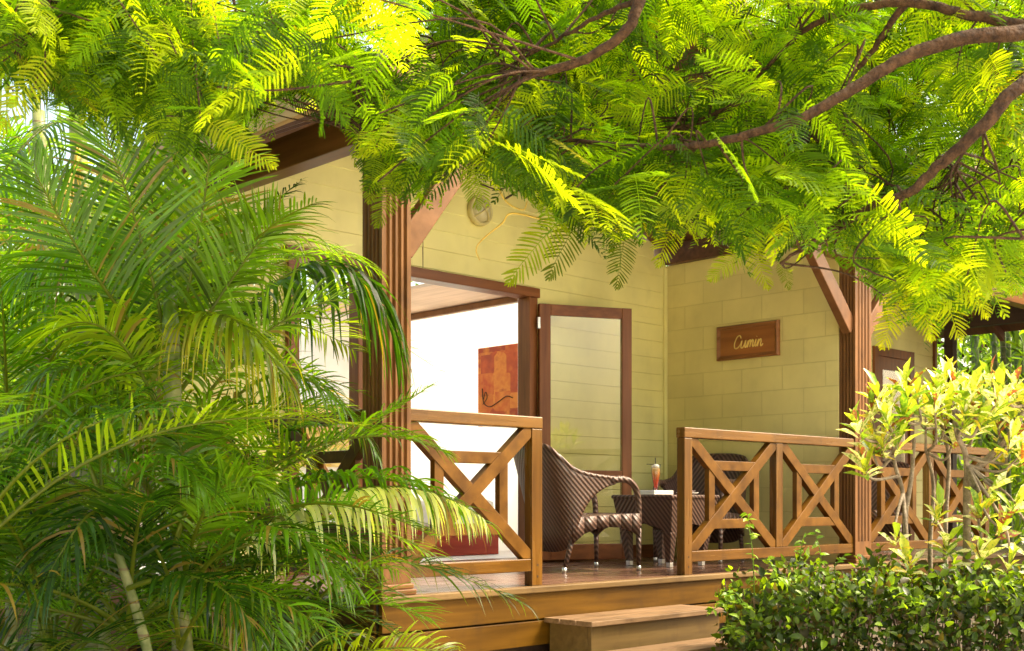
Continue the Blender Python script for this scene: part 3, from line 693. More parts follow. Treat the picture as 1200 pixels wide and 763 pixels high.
# ------------------------------------------------------------------ wicker furniture
def armchair(label, loc, rotz):
    r = tag(empty('wicker_armchair', loc, rotz), label, 'armchair', 'wicker armchairs on the verandas')
    # plan of the shell (half): x forward, y side ; (x, y, ztop, zbot)
    half = [(0.10, 0.295, 0.645, 0.605), (0.0, 0.300, 0.652, 0.575), (-0.10, 0.302, 0.672, 0.49), (-0.18, 0.298, 0.715, 0.385), (-0.245, 0.278, 0.785, 0.25), (-0.285, 0.235, 0.845, 0.17), (-0.305, 0.16, 0.868, 0.145), (-0.312, 0.08, 0.875, 0.14)]
    full = half + [(-0.314, 0.0, 0.876, 0.14)] + [(x, -y, a, b) for x, y, a, b in reversed(half)]
    cols = []
    fv = [Vector((x, y, 0)) for x, y, a, b in full]; fz = [Vector((a, b, 0)) for x, y, a, b in full]
    fv = bez(fv, 3); fz = bez(fz, 3)
    rows = 7
    vs = []; fs = []
    for c, z in zip(fv, fz):
        for k in range(rows):
            t = k/(rows-1); zz = z.y + (z.x - z.y)*t
            lean = max(0, zz-0.40)*(0.26 if c.x < -0.15 else 0.26*max(0, (-c.x-0.0)/0.15)) + max(0, 0.4-zz)*-0.16*(1 if c.x < -0.2 else 0)
            flare = 0.05*max(0, zz-0.55)/0.3
            ysc = 1 + flare*(1 if abs(c.y) > 0.05 else 0)
            vs.append((c.x - lean, c.y*ysc, zz))
    n = len(fv)
    for i in range(n-1):
        for k in range(rows-1): fs.append((i*rows+k, (i+1)*rows+k, (i+1)*rows+k+1, i*rows+k+1))
    sh = make_obj('backrest', vs, fs, M['wicker'], r, True, True)
    so_ = sh.modifiers.new('solid', 'SOLIDIFY'); so_.thickness = 0.022; so_.offset = 0
    # rolled rim along the top of the shell
    rim = MB(); rim.tube([Vector(vs[i*rows+rows-1]) for i in range(n)], 0.017, 6); rim.build('rim', M['wicker'], sh, True, True)
    for sgn in (1, -1):
        a = MB(); pts = bez([(0.06, 0.297*sgn, 0.632), (0.17, 0.292*sgn, 0.640), (0.255, 0.287*sgn, 0.605), (0.300, 0.280*sgn, 0.52), (0.310, 0.275*sgn, 0.41), (0.312, 0.272*sgn, 0.30)], 5)
        a.tube(pts, [0.027 - 0.006*min(1, i/14) for i in range(len(pts))], 8); a.build('arm', M['wicker'], r, True, True)
        l = MB(); l.tube([(0.312, 0.272*sgn, 0.30), (0.314, 0.270*sgn, 0.035)], [0.021, 0.015], 8); lo = l.build('leg', M['wicker'], r, True, True)
        f = MB(); f.tube([(0.314, 0.270*sgn, 0.0015), (0.314, 0.270*sgn, 0.038)], 0.017, 10); f.build('foot_cap', M['metal'], lo, True, True)
        l = MB(); l.tube([(-0.19, 0.262*sgn, 0.34), (-0.25, 0.262*sgn, 0.16), (-0.285, 0.262*sgn, 0.035)], [0.022, 0.018, 0.015], 8); lo = l.build('leg', M['wicker'], r, True, True)
        f = MB(); f.tube([(-0.295, 0.262*sgn, 0.0015), (-0.285, 0.262*sgn, 0.038)], 0.017, 10); f.build('foot_cap', M['metal'], lo, True, True)
    # seat with arched aprons
    s_ = MB()
    xs = [-0.24, -0.15, -0.05, 0.05, 0.15, 0.24, 0.31]
    zt = [0.375, 0.378, 0.383, 0.388, 0.393, 0.397, 0.398]
    for i in range(6):
        s_.add([(xs[i], -0.272, zt[i]), (xs[i+1], -0.272, zt[i+1]), (xs[i+1], 0.272, zt[i+1]), (xs[i], 0.272, zt[i])], [(0, 1, 2, 3)])
        s_.add([(xs[i], -0.25, zt[i]-0.05), (xs[i+1], -0.25, zt[i+1]-0.05), (xs[i+1], 0.25, zt[i+1]-0.05), (xs[i], 0.25, zt[i]-0.05)], [(3, 2, 1, 0)])
    s_.build('seat', M['wicker'], r, True, False)
    for sgn in (1, -1):
        ap = MB(); zb = [0.20, 0.265, 0.30, 0.31, 0.305, 0.285, 0.235]
        for i in range(6):
            ap.add([(xs[i], 0.285*sgn, zb[i]), (xs[i+1], 0.285*sgn, zb[i+1]), (xs[i+1], 0.285*sgn, zt[i+1]+0.004), (xs[i], 0.285*sgn, zt[i]+0.004)], [(0, 1, 2, 3) if sgn < 0 else (3, 2, 1, 0)])
        ao = ap.build('apron', M['wicker'], r, True, True); q = ao.modifiers.new('solid', 'SOLIDIFY'); q.thickness = 0.018; q.offset = 0
    ap = MB(); ysn = [-0.27, -0.18, -0.09, 0.0, 0.09, 0.18, 0.27]; zb = [0.235, 0.285, 0.305, 0.31, 0.305, 0.285, 0.235]
    for i in range(6):
        ap.add([(0.318, ysn[i], zb[i]), (0.318, ysn[i+1], zb[i+1]), (0.318, ysn[i+1], 0.403), (0.318, ysn[i], 0.403)], [(0, 1, 2, 3)])
    ao = ap.build('apron', M['wicker'], r, True, True); q = ao.modifiers.new('solid', 'SOLIDIFY'); q.thickness = 0.018; q.offset = 0
    return r
armchair('brown wicker armchair left of the table, seen from its side', (6.20, 5.73, 0), R(-15))
armchair('wicker armchair behind the table, partly hidden by balustrade, facing forward', (7.86, 5.93, 0), R(198))
armchair('wicker armchair on neighbouring veranda, glimpsed behind variegated shrub', (10.7, 5.95, 0), R(200))

tb = tag(empty('side_table', (7.12, 5.70, 0)), 'square brown wicker table between the two armchairs with silver feet', 'side table')
def tpt(u, v, z):  # tapered frame
    h = 0.285 if z > 0.45 else 0.215 + 0.07*max(0, z-0.05)/0.40
    return (u*h, v*h, z)
m = MB(); m.box(-0.292, 0.292, -0.292, 0.292, 0.505, 0.535); m.build('tabletop', M['wicker'], tb, True, bevel=0.01)
for k in range(4):
    c, s2 = [(1, 0), (0, 1), (-1, 0), (0, -1)][k]
    ap = MB(); us = [-0.97, -0.80, -0.60, -0.3, 0, 0.3, 0.60, 0.80, 0.97]; zb = [0.22, 0.245, 0.285, 0.31, 0.32, 0.31, 0.285, 0.245, 0.22]
    for i in range(8):
        vs = []
        for (u, z) in ((us[i], zb[i]), (us[i+1], zb[i+1]), (us[i+1], 0.504), (us[i], 0.504)):
            h = 0.215 + 0.07*(z-0.05)/0.455
            x, y = h-0.002, u*h
            vs.append((x*c - y*s2, x*s2 + y*c, z))
        ap.add(vs, [(0, 1, 2, 3)])
    ao = ap.build('apron', M['wicker'], tb, True, False); q = ao.modifiers.new('solid', 'SOLIDIFY'); q.thickness = 0.02; q.offset = -1
for a in (-1, 1):
    for b_ in (-1, 1):
        l = MB(); vs = []
        for z, wd in ((0.035, 0.042), (0.26, 0.075)):
            h = 0.215 + 0.07*(z-0.05)/0.455
            x1, y1 = a*h, b_*h; x0, y0 = a*(h-wd), b_*(h-wd)
            xa, xb = min(x0, x1), max(x0, x1); ya, yb = min(y0, y1), max(y0, y1)
            vs += [(xa, ya, z), (xb, ya, z), (xb, yb, z), (xa, yb, z)]
        l.add(vs, [(0,3,2,1),(4,5,6,7),(0,1,5,4),(1,2,6,5),(2,3,7,6),(3,0,4,7)])
        lo = l.build('leg', M['wicker'], tb, True, bevel=0.006)
        f = MB(); f.box(min(a*0.212, a*0.172), max(a*0.212, a*0.172), min(b_*0.212, b_*0.172), max(b_*0.212, b_*0.172), 0.0015, 0.04); f.build('foot_cap', M['metal'], lo, True, bevel=0.004)
TZ = 0.5365
# cocktail
gx, gy = 7.03, 5.72
dz = 0.017
ck = tag(empty('cocktail', (gx, gy, TZ+dz)), 'tall glass of orange and red cocktail with straw on the wicker table', 'drink')
gm = MB(); gm.lathe([(0.0, 0.001), (0.030, 0.001), (0.032, 0.005), (0.010, 0.014), (0.012, 0.03), (0.022, 0.075), (0.031, 0.13), (0.034, 0.165), (0.033, 0.185), (0.036, 0.205)], (0, 0, 0), 24); gm.build('glass', M['cupglass'], ck, True, True)
gm = MB(); gm.lathe([(0.0, 0.022), (0.009, 0.022), (0.019, 0.075), (0.028, 0.13), (0.031, 0.165), (0.030, 0.182), (0.0, 0.183)], (0, 0, 0), 24); gm.build('drink', M['drink'], ck, True, True)
gm = MB(); gm.tube([(0.0, 0.0, 0.05), (0.0, 0.0, 0.20), (-0.002, 0.004, 0.262)], 0.0035, 6); gm.tube([(-0.055, 0.045, 0.213), (0.03, -0.025, 0.207)], 0.0025, 5); gm.build('straw', M['dark_plastic'], ck, True)
gm = MB(); gm.lathe([(0.0, 0.184), (0.024, 0.188), (0.028, 0.200), (0.016, 0.212), (0.0, 0.214)], (0.004, 0.004, 0), 10); gm.build('froth', M['white'], ck, True, True)
npk = tag(empty('napkin_tray', (7.04, 5.75, TZ)), 'small square white tray under the cocktail glass', 'tray')
m = MB(); m.box(-0.115, 0.115, -0.10, 0.10, 0.0, 0.012); 
for a in (-1, 1):
    m.box(min(a*0.116, a*0.108), max(a*0.116, a*0.108), -0.10, 0.10, 0.0125, 0.033); m.box(-0.1075, 0.1075, min(a*0.101, a*0.093), max(a*0.101, a*0.093), 0.0125, 0.033)
m.build('tray', M['white'], npk, True, bevel=0.003)
pl = tag(empty('plate', (7.26, 5.60, TZ)), 'white saucer on the right of the wicker table', 'plate')
m = MB(); m.lathe([(0.0, 0.004), (0.05, 0.004), (0.085, 0.018), (0.087, 0.016), (0.05, 0.0), (0.0, 0.0)], (0, 0, 0), 24); m.build('dish', M['white'], pl, True, True)
nk = tag(empty('folded_napkin', (7.27, 5.615, TZ+0.006)), 'upright folded white napkin standing on the saucer', 'napkin')
m = MB(); m.lathe([(0.042, 0.0), (0.040, 0.03), (0.036, 0.06), (0.026, 0.085), (0.010, 0.098), (0.0, 0.10)], (0, 0, 0), 12); m.v = [(x*(0.5 + 0.1*math.sin(9*y*10)), y, z) for x, y, z in m.v]; m.build('cloth', M['linen'], nk, True, True)
fl = tag(empty('flower', (7.235, 5.545, TZ+0.014)), 'small pale flower with petals lying on the saucer', 'flower')
m = MB()
for k in range(5):
    a = k*2*math.pi/5; c, s2 = math.cos(a), math.sin(a)
    m.add([(0, 0, 0.006), (0.02*c-0.012*s2, 0.02*s2+0.012*c, 0.018), (0.04*c, 0.04*s2, 0.016), (0.02*c+0.012*s2, 0.02*s2-0.012*c, 0.018)], [(0, 1, 2, 3)])
m.build('petals', M['pink'], fl, True)
# ------------------------------------------------------------------ garden shelter at right
shl = tag(empty('garden_shelter', (13.8, 4.0, GZ0)), 'dark flat roofed shelter with short rafter ends at far right', 'shelter')
m = MB(); m.box(12.75, 12.85, -2.0, 6.3, 2.40, 2.62); m.build('edge_beam', M['dark_wood'], shl)
m = MB(); m.box(12.45, 17, -2.0, 6.3, 2.72, 2.80); m.build('roof', M['dark_wood'], shl)
for k in range(9):
    y = 5.9 - k*0.85; m = MB(); m.box(12.52, 12.745, y, y+0.07, 2.50, 2.70); m.box(12.855, 16.9, y, y+0.07, 2.60, 2.70); m.build('rafter', M['brace'], shl)
for (x, y) in ((12.8, 6.2), (12.8, -1.8), (16.5, 6.2), (16.5, -1.8)):
    m = MB(); m.box(x-0.05, x+0.05, y-0.05, y+0.05, GZ0, 2.399); m.build('post', M['dark_wood'], shl)

# ================================================================== PLANTS
def G(mean, var=0.2, yellow=0.0):
    """one leaf colour"""
    k = 1 + rng.uniform(-var, var); y = rng.uniform(-yellow, yellow)
    return np.array([mean[0]*k*(1+y), mean[1]*k*(1+0.3*y), mean[2]*k])

# ---- palm frond
def frond(A, Mi, C, n=46, llen=0.36, lw=0.0145, vlift=0.45, droop=0.55, roll=0.0, bare=0.16, tint=(0.09, 0.17, 0.02), tipy=0.0, fold=0.0, rr=0.0085):
    A, Mi, C = (np.array(q, float) for q in (A, Mi, C))
    Q = 2*Mi - (A + C)/2
    def B(t): t = t[:, None]; return (1-t)**2*A + 2*t*(1-t)*Q + t*t*C
    def D(t): t = t[:, None]; return nrm(2*(1-t)*(Q-A) + 2*t*(C-Q))
    L = np.linalg.norm(Mi-A) + np.linalg.norm(C-Mi)
    t = bare + (1-bare)*np.linspace(0.0, 1, n)
    V = []; F = []; TI = []
    base = B(t); T = D(t)
    up = np.array([0, 0, 1.0])
    side0 = nrm(np.cross(T, up) + 1e-5)
    # steady frame if nearly vertical
    ref = nrm(np.cross(nrm((C-A)[None])[0], up) + 1e-5)
    wgt = np.abs(T[:, 2:3])**6
    side0 = nrm(side0*(1-wgt) + ref[None]*np.where((side0@ref)[:, None] < 0, -1, 1)*wgt)
    Nn = nrm(np.cross(side0, T))
    cr, sr = math.cos(roll), math.sin(roll)
    S = side0*cr + Nn*sr; Nn = nrm(np.cross(S, T))
    s = (t-bare)/(1-bare)
    prof = np.interp(s, [0, 0.08, 0.3, 0.6, 0.85, 1], [0.45, 0.75, 1.0, 0.92, 0.6, 0.28])
    fwd = np.interp(s, [0, 0.5, 1], [0.55, 0.7, 1.6])
    K = 6
    for sg in (-1, 1):
        jit = rng.normal(0, 0.10, (n, 3))
        dirv = nrm(S*sg + T*fwd[:, None] + Nn*(vlift*(1+rng.normal(0, .15, n)))[:, None] + jit)
        ln = llen*prof*(1+rng.normal(0, 0.09, n))*np.where(rng.uniform(0, 1, n) < 0.05, rng.uniform(0.15, 0.6, n), 1)
        dr = droop*(1+rng.normal(0, 0.25, n))
        wv = nrm(np.cross(dirv, Nn) + 0.25*rng.normal(0, 1, (n, 3)))
        col = np.array(tint)[None]*np.clip(1+rng.normal(0, 0.30, (n, 1)), 0.3, 1.9)
        br_ = rng.uniform(0, 1, n) < 0.03; col[br_] = np.array([0.20, 0.14, 0.04])
        idx0 = sum(len(q) for q in V)
        pts = np.zeros((n, K, 2, 3)); cc = np.zeros((n, K, 2, 3))
        kk = rng.uniform(0.6, 1.0, n) < 0.72
        for k in range(K):
            u = k/(K-1)
            p = base + dirv*(ln*u)[:, None]
            p[:, 2] -= dr*ln*u*u*1.0
            p -= dirv*(ln*dr*0.28*u*u*u)[:, None]
            wd = lw*np.interp(u, [0, 0.15, 0.45, 0.8, 1], [0.35, 0.85, 1.0, 0.55, 0.05])*np.sqrt(prof)
            pts[:, k, 0] = p - wv*wd[:, None]/2; pts[:, k, 1] = p + wv*wd[:, None]/2
            yt = tipy*max(0, u-0.55)/0.45
            cc[:, k, :] = (col*(1-yt) + np.array([0.42, 0.33, 0.03])*yt)[:, None]
        V.append(pts.reshape(-1, 3)); TI.append(cc.reshape(-1, 3))
        ids = np.arange(n*K*2).reshape(n, K, 2) + idx0
        F.append(np.stack([ids[:, :-1, 0], ids[:, :-1, 1], ids[:, 1:, 1], ids[:, 1:, 0]], -1).reshape(-1, 4))
    # rachis
    tt = np.linspace(0, 0.985, 14); pb = B(tt); Tb = D(tt); sb = nrm(np.cross(Tb, up)+1e-5); nb = np.cross(sb, Tb)
    rad = rr*np.interp(tt, [0, 0.2, 1], [1.35, 1.0, 0.18])
    ring = np.zeros((14, 5, 3))
    for k in range(5):
        a = 2*math.pi*k/5; ring[:, k] = pb + (sb*math.cos(a)+nb*math.sin(a))*rad[:, None]
    i0 = sum(len(q) for q in V)
    ids = np.arange(70).reshape(14, 5)+i0
    F.append(np.stack([ids[:-1], np.roll(ids[:-1], -1, 1), np.roll(ids[1:], -1, 1), ids[1:]], -1).reshape(-1, 4))
    V.append(ring.reshape(-1, 3)); TI.append(np.tile(np.array([[0.13, 0.16, 0.012]]), (70, 1)))
    return np.concatenate(V), np.concatenate(F), np.concatenate(TI)
def add_frond(parent, *a, **k):
    v, f, t = frond(*a, **k)
    return make_obj('frond', v, f, M['palm'], parent, smooth=True, tint=t)
M['shaft'] = mat_noise('green_crownshaft', (0.09, 0.16, 0.012), (0.16, 0.23, 0.02), scale=10, rough=0.35, bump=0.05)
def cane(parent, pts, r0, r1, name='stem', mat=None):
    p = bez(pts, 6); m = MB(); n = len(p); m.tube(p, [r0+(r1-r0)*i/(n-1)+(0.002 if i % 2 else 0) for i in range(n)], 10)
    return m.build(name, mat or M['cane'], parent, smooth=True)
DG, MG, LG, YG = (0.024, 0.066, 0.004), (0.070, 0.160, 0.006), (0.105, 0.195, 0.008), (0.19, 0.26, 0.01)
def gfill(parent, base, k, lens=(1.2, 1.9), az0=0.0, el=(35, 80), **kw):
    for i in range(k):
        az = az0 + i*2.399 + rng.uniform(-.3, .3); e = R(rng.uniform(*el)); L = rng.uniform(*lens)
        d = Vector((math.cos(az)*math.cos(e), math.sin(az)*math.cos(e), math.sin(e)))
        A = Vector(base); Mi = A + d*L*0.5
        h = Vector((math.cos(az), math.sin(az), 0))
        C = Mi + (d*0.55 + h*0.55 + Vector((0, 0, -0.55*rng.uniform(0.1, 1.2))))*L*0.5
        c = [DG, MG, LG, LG, YG, MG][rng.integers(0, 6)]
        add_frond(parent, A, Mi, C, tint=G(c, 0.2), llen=rng.uniform(0.28, 0.42), vlift=rng.uniform(0.3, 0.7), droop=rng.uniform(0.12, 0.5), n=int(rng.integers(38, 50)), roll=rng.uniform(-.5, .5), tipy=rng.uniform(0, .25), **kw)

# main palm: canes at pixel x ~ 205
GB = P(210, 900, 4.75); GB.z = GZ0
pa = tag(empty('areca_palm', GB), 'large areca palm with pale ringed cane and fronds arching over the corner post', 'palm tree', 'areca palms at the left of the veranda')
cane(pa, [P(214, 905, 4.95), P(210, 640, 5.1), P(204, 525, 4.78), P(200, 385, 4.75)], 0.038, 0.034)
cane(pa, [P(200, 386, 4.76) , P(200, 340, 4.9), P(198, 300, 5.0)], 0.033, 0.014, 'crownshaft', M['shaft'])
F = [
 # A, M, C, kwargs
 ((212, 640, 5.0), (400, 560, 5.1), (566, 612, 4.95), dict(n=64, llen=0.36, vlift=0.75, droop=0.75, tint=MG, lw=0.017)),
 ((203, 470, 5.05), (370, 310, 5.4), (474, 420, 5.55), dict(n=52, llen=0.42, vlift=0.25, droop=0.9, tint=DG, lw=0.026)),
 ((200, 400, 5.1), (165, 260, 5.2), (78, 118, 5.2), dict(n=60, llen=0.46, vlift=0.3, droop=0.12, tint=LG, roll=-0.9)),
 ((200, 400, 5.1), (222, 290, 5.2), (285, 175, 5.4), dict(n=58, llen=0.46, vlift=0.3, droop=0.15, tint=LG, roll=1.0)),
 ((203, 460, 5.0), (250, 368, 4.7), (340, 452, 4.55), dict(n=44, llen=0.34, vlift=0.2, droop=0.8, tint=YG, tipy=0.8, lw=0.018)),
 ((215, 700, 4.75), (310, 620, 4.45), (408, 690, 4.3), dict(n=48, llen=0.29, vlift=0.4, droop=0.5, tint=MG, lw=0.017)),
 ((212, 655, 4.9), (222, 510, 4.7), (300, 485, 4.6), dict(n=46, llen=0.27, vlift=0.4, droop=0.5, tint=LG, roll=0.7)),
 ((210, 560, 5.2), (325, 440, 5.25), (440, 530, 5.2), dict(n=52, llen=0.30, vlift=0.5, droop=0.8, tint=MG)),
 ((215, 600, 5.2), (390, 520, 5.5), (500, 455, 5.75), dict(n=46, llen=0.34, vlift=0.5, droop=0.3, tint=MG)),
 ((205, 420, 5.1), (300, 320, 5.6), (400, 300, 5.9), dict(n=44, llen=0.38, vlift=0.5, droop=0.6, tint=LG)),
 ((203, 430, 5.1), (130, 300, 5.0), (10, 330, 4.8), dict(n=48, llen=0.40, vlift=0.3, droop=0.8, tint=MG)),
 ((210, 560, 5.0), (110, 440, 4.8), (20, 470, 4.7), dict(n=48, llen=0.33, vlift=0.4, droop=0.8, tint=LG)),
 ((212, 640, 4.9), (100, 500, 4.6), (-5, 585, 4.5), dict(n=48, llen=0.30, vlift=0.4, droop=0.8, tint=MG)),
 ((214, 700, 4.9), (290, 540, 4.9), (390, 500, 5.2), dict(n=48, llen=0.30, vlift=0.5, droop=0.5, tint=MG)),
 ((216, 740, 4.9), (330, 640, 5.2), (440, 640, 5.5), dict(n=46, llen=0.28, vlift=0.4, droop=0.6, tint=DG)),
 ((210, 760, 4.7), (270, 690, 4.4), (330, 760, 4.2), dict(n=44, llen=0.26, vlift=0.4, droop=0.5, tint=MG)),
 ((210, 760, 4.7), (180, 640, 4.5), (110, 640, 4.3), dict(n=44, llen=0.28, vlift=0.4, droop=0.5, tint=DG)),
 ((198, 430, 5.0), (190, 290, 4.9), (150, 150, 4.8), dict(n=58, llen=0.44, vlift=0.3, droop=0.15, tint=YG, roll=-0.4)),
 ((198, 430, 5.2), (90, 330, 5.3), (20, 230, 5.4), dict(n=52, llen=0.42, vlift=0.4, droop=0.2, tint=MG, roll=-0.5)),
 ((198, 440, 4.9), (270, 330, 4.9), (330, 250, 4.9), dict(n=54, llen=0.40, vlift=0.4, droop=0.2, tint=LG, roll=0.5)),
 ((215, 680, 4.85), (410, 575, 4.95), (565, 606, 4.85), dict(n=54, llen=0.21, vlift=-0.05, droop=0.95, tint=(0.44, 0.46, 0.30), lw=0.022)),  # pale tint puts white sun highlights into this frond's colour
 ((212, 620, 5.0), (380, 520, 5.0), (520, 530, 5.0), dict(n=56, llen=0.34, vlift=0.6, droop=0.4, tint=LG, lw=0.016)),
 ((205, 520, 4.9), (300, 400, 4.8), (400, 350, 4.9), dict(n=54, llen=0.36, vlift=0.5, droop=0.3, tint=LG, roll=0.3)),
 ((205, 540, 4.8), (140, 400, 4.6), (60, 390, 4.4), dict(n=54, llen=0.36, vlift=0.4, droop=0.4, tint=YG, roll=-0.3)),
 ((214, 690, 4.7), (245, 590, 4.4), (300, 560, 4.3), dict(n=48, llen=0.28, vlift=0.4, droop=0.3, tint=LG, roll=0.3)),
 ((198, 420, 4.9), (165, 280, 4.7), (112, 128, 4.5), dict(n=58, llen=0.40, vlift=0.35, droop=0.15, tint=MG, roll=-0.6, lw=0.013)),
 ((200, 420, 4.9), (232, 280, 4.8), (250, 140, 4.7), dict(n=58, llen=0.40, vlift=0.35, droop=0.15, tint=LG, roll=0.5, lw=0.013)),
 ((196, 430, 4.9), (110, 320, 4.6), (35, 190, 4.3), dict(n=58, llen=0.40, vlift=0.35, droop=0.2, tint=MG, roll=-0.6, lw=0.013)),
 ((200, 410, 5.2), (262, 300, 5.9), (352, 212, 6.4), dict(n=42, llen=0.33, vlift=0.4, droop=0.4, tint=DG)),
]
for A, Mi, C, kw in F:
    kw = dict(kw); kw['tint'] = G(kw['tint'], 0.12)
    add_frond(pa, P(*A), P(*Mi), P(*C), **kw)
gfill(pa, P(212, 690, 5.1), 10, lens=(0.9, 1.5), el=(10, 70))
for A, Mi, C in [((200, 400, 5.0), (175, 470, 4.9), (150, 620, 4.9)), ((214, 650, 4.9), (270, 690, 4.9), (300, 800, 4.9))]:
    add_frond(pa, P(*A), P(*Mi), P(*C), n=36, llen=0.24, droop=1.2, vlift=0.0, tint=(0.22, 0.15, 0.055), lw=0.012)
gfill(pa, P(205, 440, 5.3), 9, lens=(1.1, 1.7), el=(25, 75))
# clump leaning at 150
GB2 = P(165, 900, 4.45); GB2.z = GZ0
pb_ = tag(empty('areca_palm', GB2), 'young areca palm with thin leaning cane at the front left', 'palm tree', 'areca palms at the left of the veranda')
cane(pb_, [P(200, 880, 4.5), P(172, 760, 4.5), P(152, 690, 4.48), P(122, 600, 4.42)], 0.021, 0.015)
cane(pb_, [P(235, 860, 4.9), P(215, 720, 4.8), P(205, 640, 4.6)], 0.022, 0.018)
for A, Mi, C, kw in [
 ((122, 600, 4.42), (60, 500, 4.4), (-40, 560, 4.4), dict(tint=LG, n=44, llen=.28, droop=.8)),
 ((122, 600, 4.42), (130, 500, 4.5), (190, 450, 4.6), dict(tint=MG, n=40, llen=.26)),
 ((122, 605, 4.42), (190, 540, 4.3), (250, 590, 4.2), dict(tint=MG, n=40, llen=.24)),
 ((122, 605, 4.42), (90, 620, 4.2), (30, 730, 4.1), dict(tint=DG, n=40, llen=.26)),
 ((150, 690, 4.4), (240, 680, 4.2), (300, 745, 4.1), dict(tint=DG, n=40, llen=.26)),
 ((205, 640, 4.5), (250, 560, 4.4), (330, 590, 4.3), dict(tint=LG, n=40, llen=.24, droop=.6)),
 ((205, 640, 4.5), (215, 540, 4.6), (175, 470, 4.7), dict(tint=MG, n=40, llen=.26)),
 ]:
    kw = dict(kw); kw['tint'] = G(kw['tint'], 0.12); add_frond(pb_, P(*A), P(*Mi), P(*C), **kw)
gfill(pb_, P(150, 740, 4.6), 8, lens=(0.8, 1.3), el=(5, 60))
# dense low palms
for (px, d, z, k, L, lab) in [(60, 4.9, -0.25, 13, (1.0, 1.7), 'low bushy areca palm at the far left edge'), (330, 5.3, -0.35, 9, (0.7, 1.15), 'low areca palm beside the corner of the deck'), (-60, 4.2, 0.2, 11, (1.1, 1.7), 'areca palm with dark fronds entering from the left'), (120, 5.9, 0.5, 18, (1.3, 2.0), 'areca palm behind the front clump, mid height'), (270, 6.3, 0.2, 9, (0.9, 1.5), 'areca palm close to the side balustrade'), (60, 7.0, 1.5, 14, (1.3, 1.8), 'tall leafy areca palm behind the two grey canes'), (10, 5.6, 0.7, 15, (1.2, 1.8), 'areca palm with upright fronds at the left beside the tall canes'), (175, 7.2, 1.0, 16, (1.4, 2.1), 'areca palm standing against the side wall of the house'), (-60, 6.6, 0.9, 18, (1.6, 2.3), 'tall shadowed areca palm at rear left'), (-10, 6.4, -0.3, 12, (0.9, 1.4), 'dark low areca palm in the shade at lower left'), (230, 6.0, -0.4, 11, (0.8, 1.2), 'dark low areca palm beside the side of the deck')]:
    b = P(px, 587, d); b.z = GZ0
    q = tag(empty('areca_palm', b), lab, 'palm tree', 'areca palms at the left of the veranda')
    top = Vector((b.x, b.y, z))
    if z > GZ0 + 0.1: cane(q, [b, (b+top)/2 + Vector((0.02, 0.01, 0)), top], 0.03, 0.024)
    gfill(q, top, k, lens=L, az0=rng.uniform(0, 6), el=(15, 80))
# tall canes upper left with yellow crown and fruit stalks
b = P(95, 587, 6.0); b.z = GZ0
tp = tag(empty('areca_palm', b), 'tall palm with two grey ringed canes and orange fruit stalks at upper left', 'palm tree', 'areca palms at the left of the veranda')
cane(tp, [P(112, 840, 6.0), P(105, 560, 6.0), P(98, 300, 6.0), P(90, 130, 6.0)], 0.052, 0.040)
cane(tp, [P(40, 840, 6.3), P(50, 560, 6.3), P(52, 300, 6.3), P(45, 130, 6.3)], 0.040, 0.032)
for A, Mi, C, kw in [
 ((90, 140, 6.0), (60, 60, 5.6), (-20, 110, 5.2), dict(tint=YG, n=50, llen=.40, droop=.7, roll=.3)),
 ((90, 140, 6.0), (150, 40, 5.8), (260, 80, 5.6), dict(tint=YG, n=50, llen=.40, droop=.7)),
 ((45, 130, 6.3), (-10, 40, 6.0), (-90, 120, 5.8), dict(tint=LG, n=46, llen=.40, droop=.7)),
 ((90, 140, 6.0), (100, 20, 6.2), (140, -60, 6.4), dict(tint=LG, n=46, llen=.40)),
 ((45, 130, 6.3), (80, 30, 6.6), (170, 60, 7.0), dict(tint=LG, n=46, llen=.40, droop=.7)),
 ((90, 140, 6.0), (20, 180, 5.6), (-60, 330, 5.2), dict(tint=MG, n=46, llen=.40, droop=.8)),
 ]:
    kw = dict(kw); kw['tint'] = G(kw['tint'], 0.12); add_frond(tp, P(*A), P(*Mi), P(*C), **kw)
inf = MB()
mainp = bez([P(92, 175, 5.9), P(85, 205, 5.6), P(68, 235, 5.4), P(45, 275, 5.3)], 6); inf.tube(mainp, [0.014 - 0.0004*i for i in range(len(mainp))], 6)
for k in range(42):
    a = mainp[int(rng.integers(3, len(mainp)))]
    d = Vector((rng.normal(), rng.normal(), rng.normal() - 0.7)).normalized()
    L = rng.uniform(0.12, 0.30); inf.tube([a, a + d*L*0.5 + Vector((0, 0, -0.01)), a + d*L + Vector((0, 0, -0.07))], [0.004, 0.003, 0.002], 4)
M['fruitstalk'] = mat_noise('fruit_stalk', (0.42, 0.26, 0.03), (0.60, 0.42, 0.06), rough=0.6, bump=0)
inf.build('fruit_stalk', M['fruitstalk'], tp)

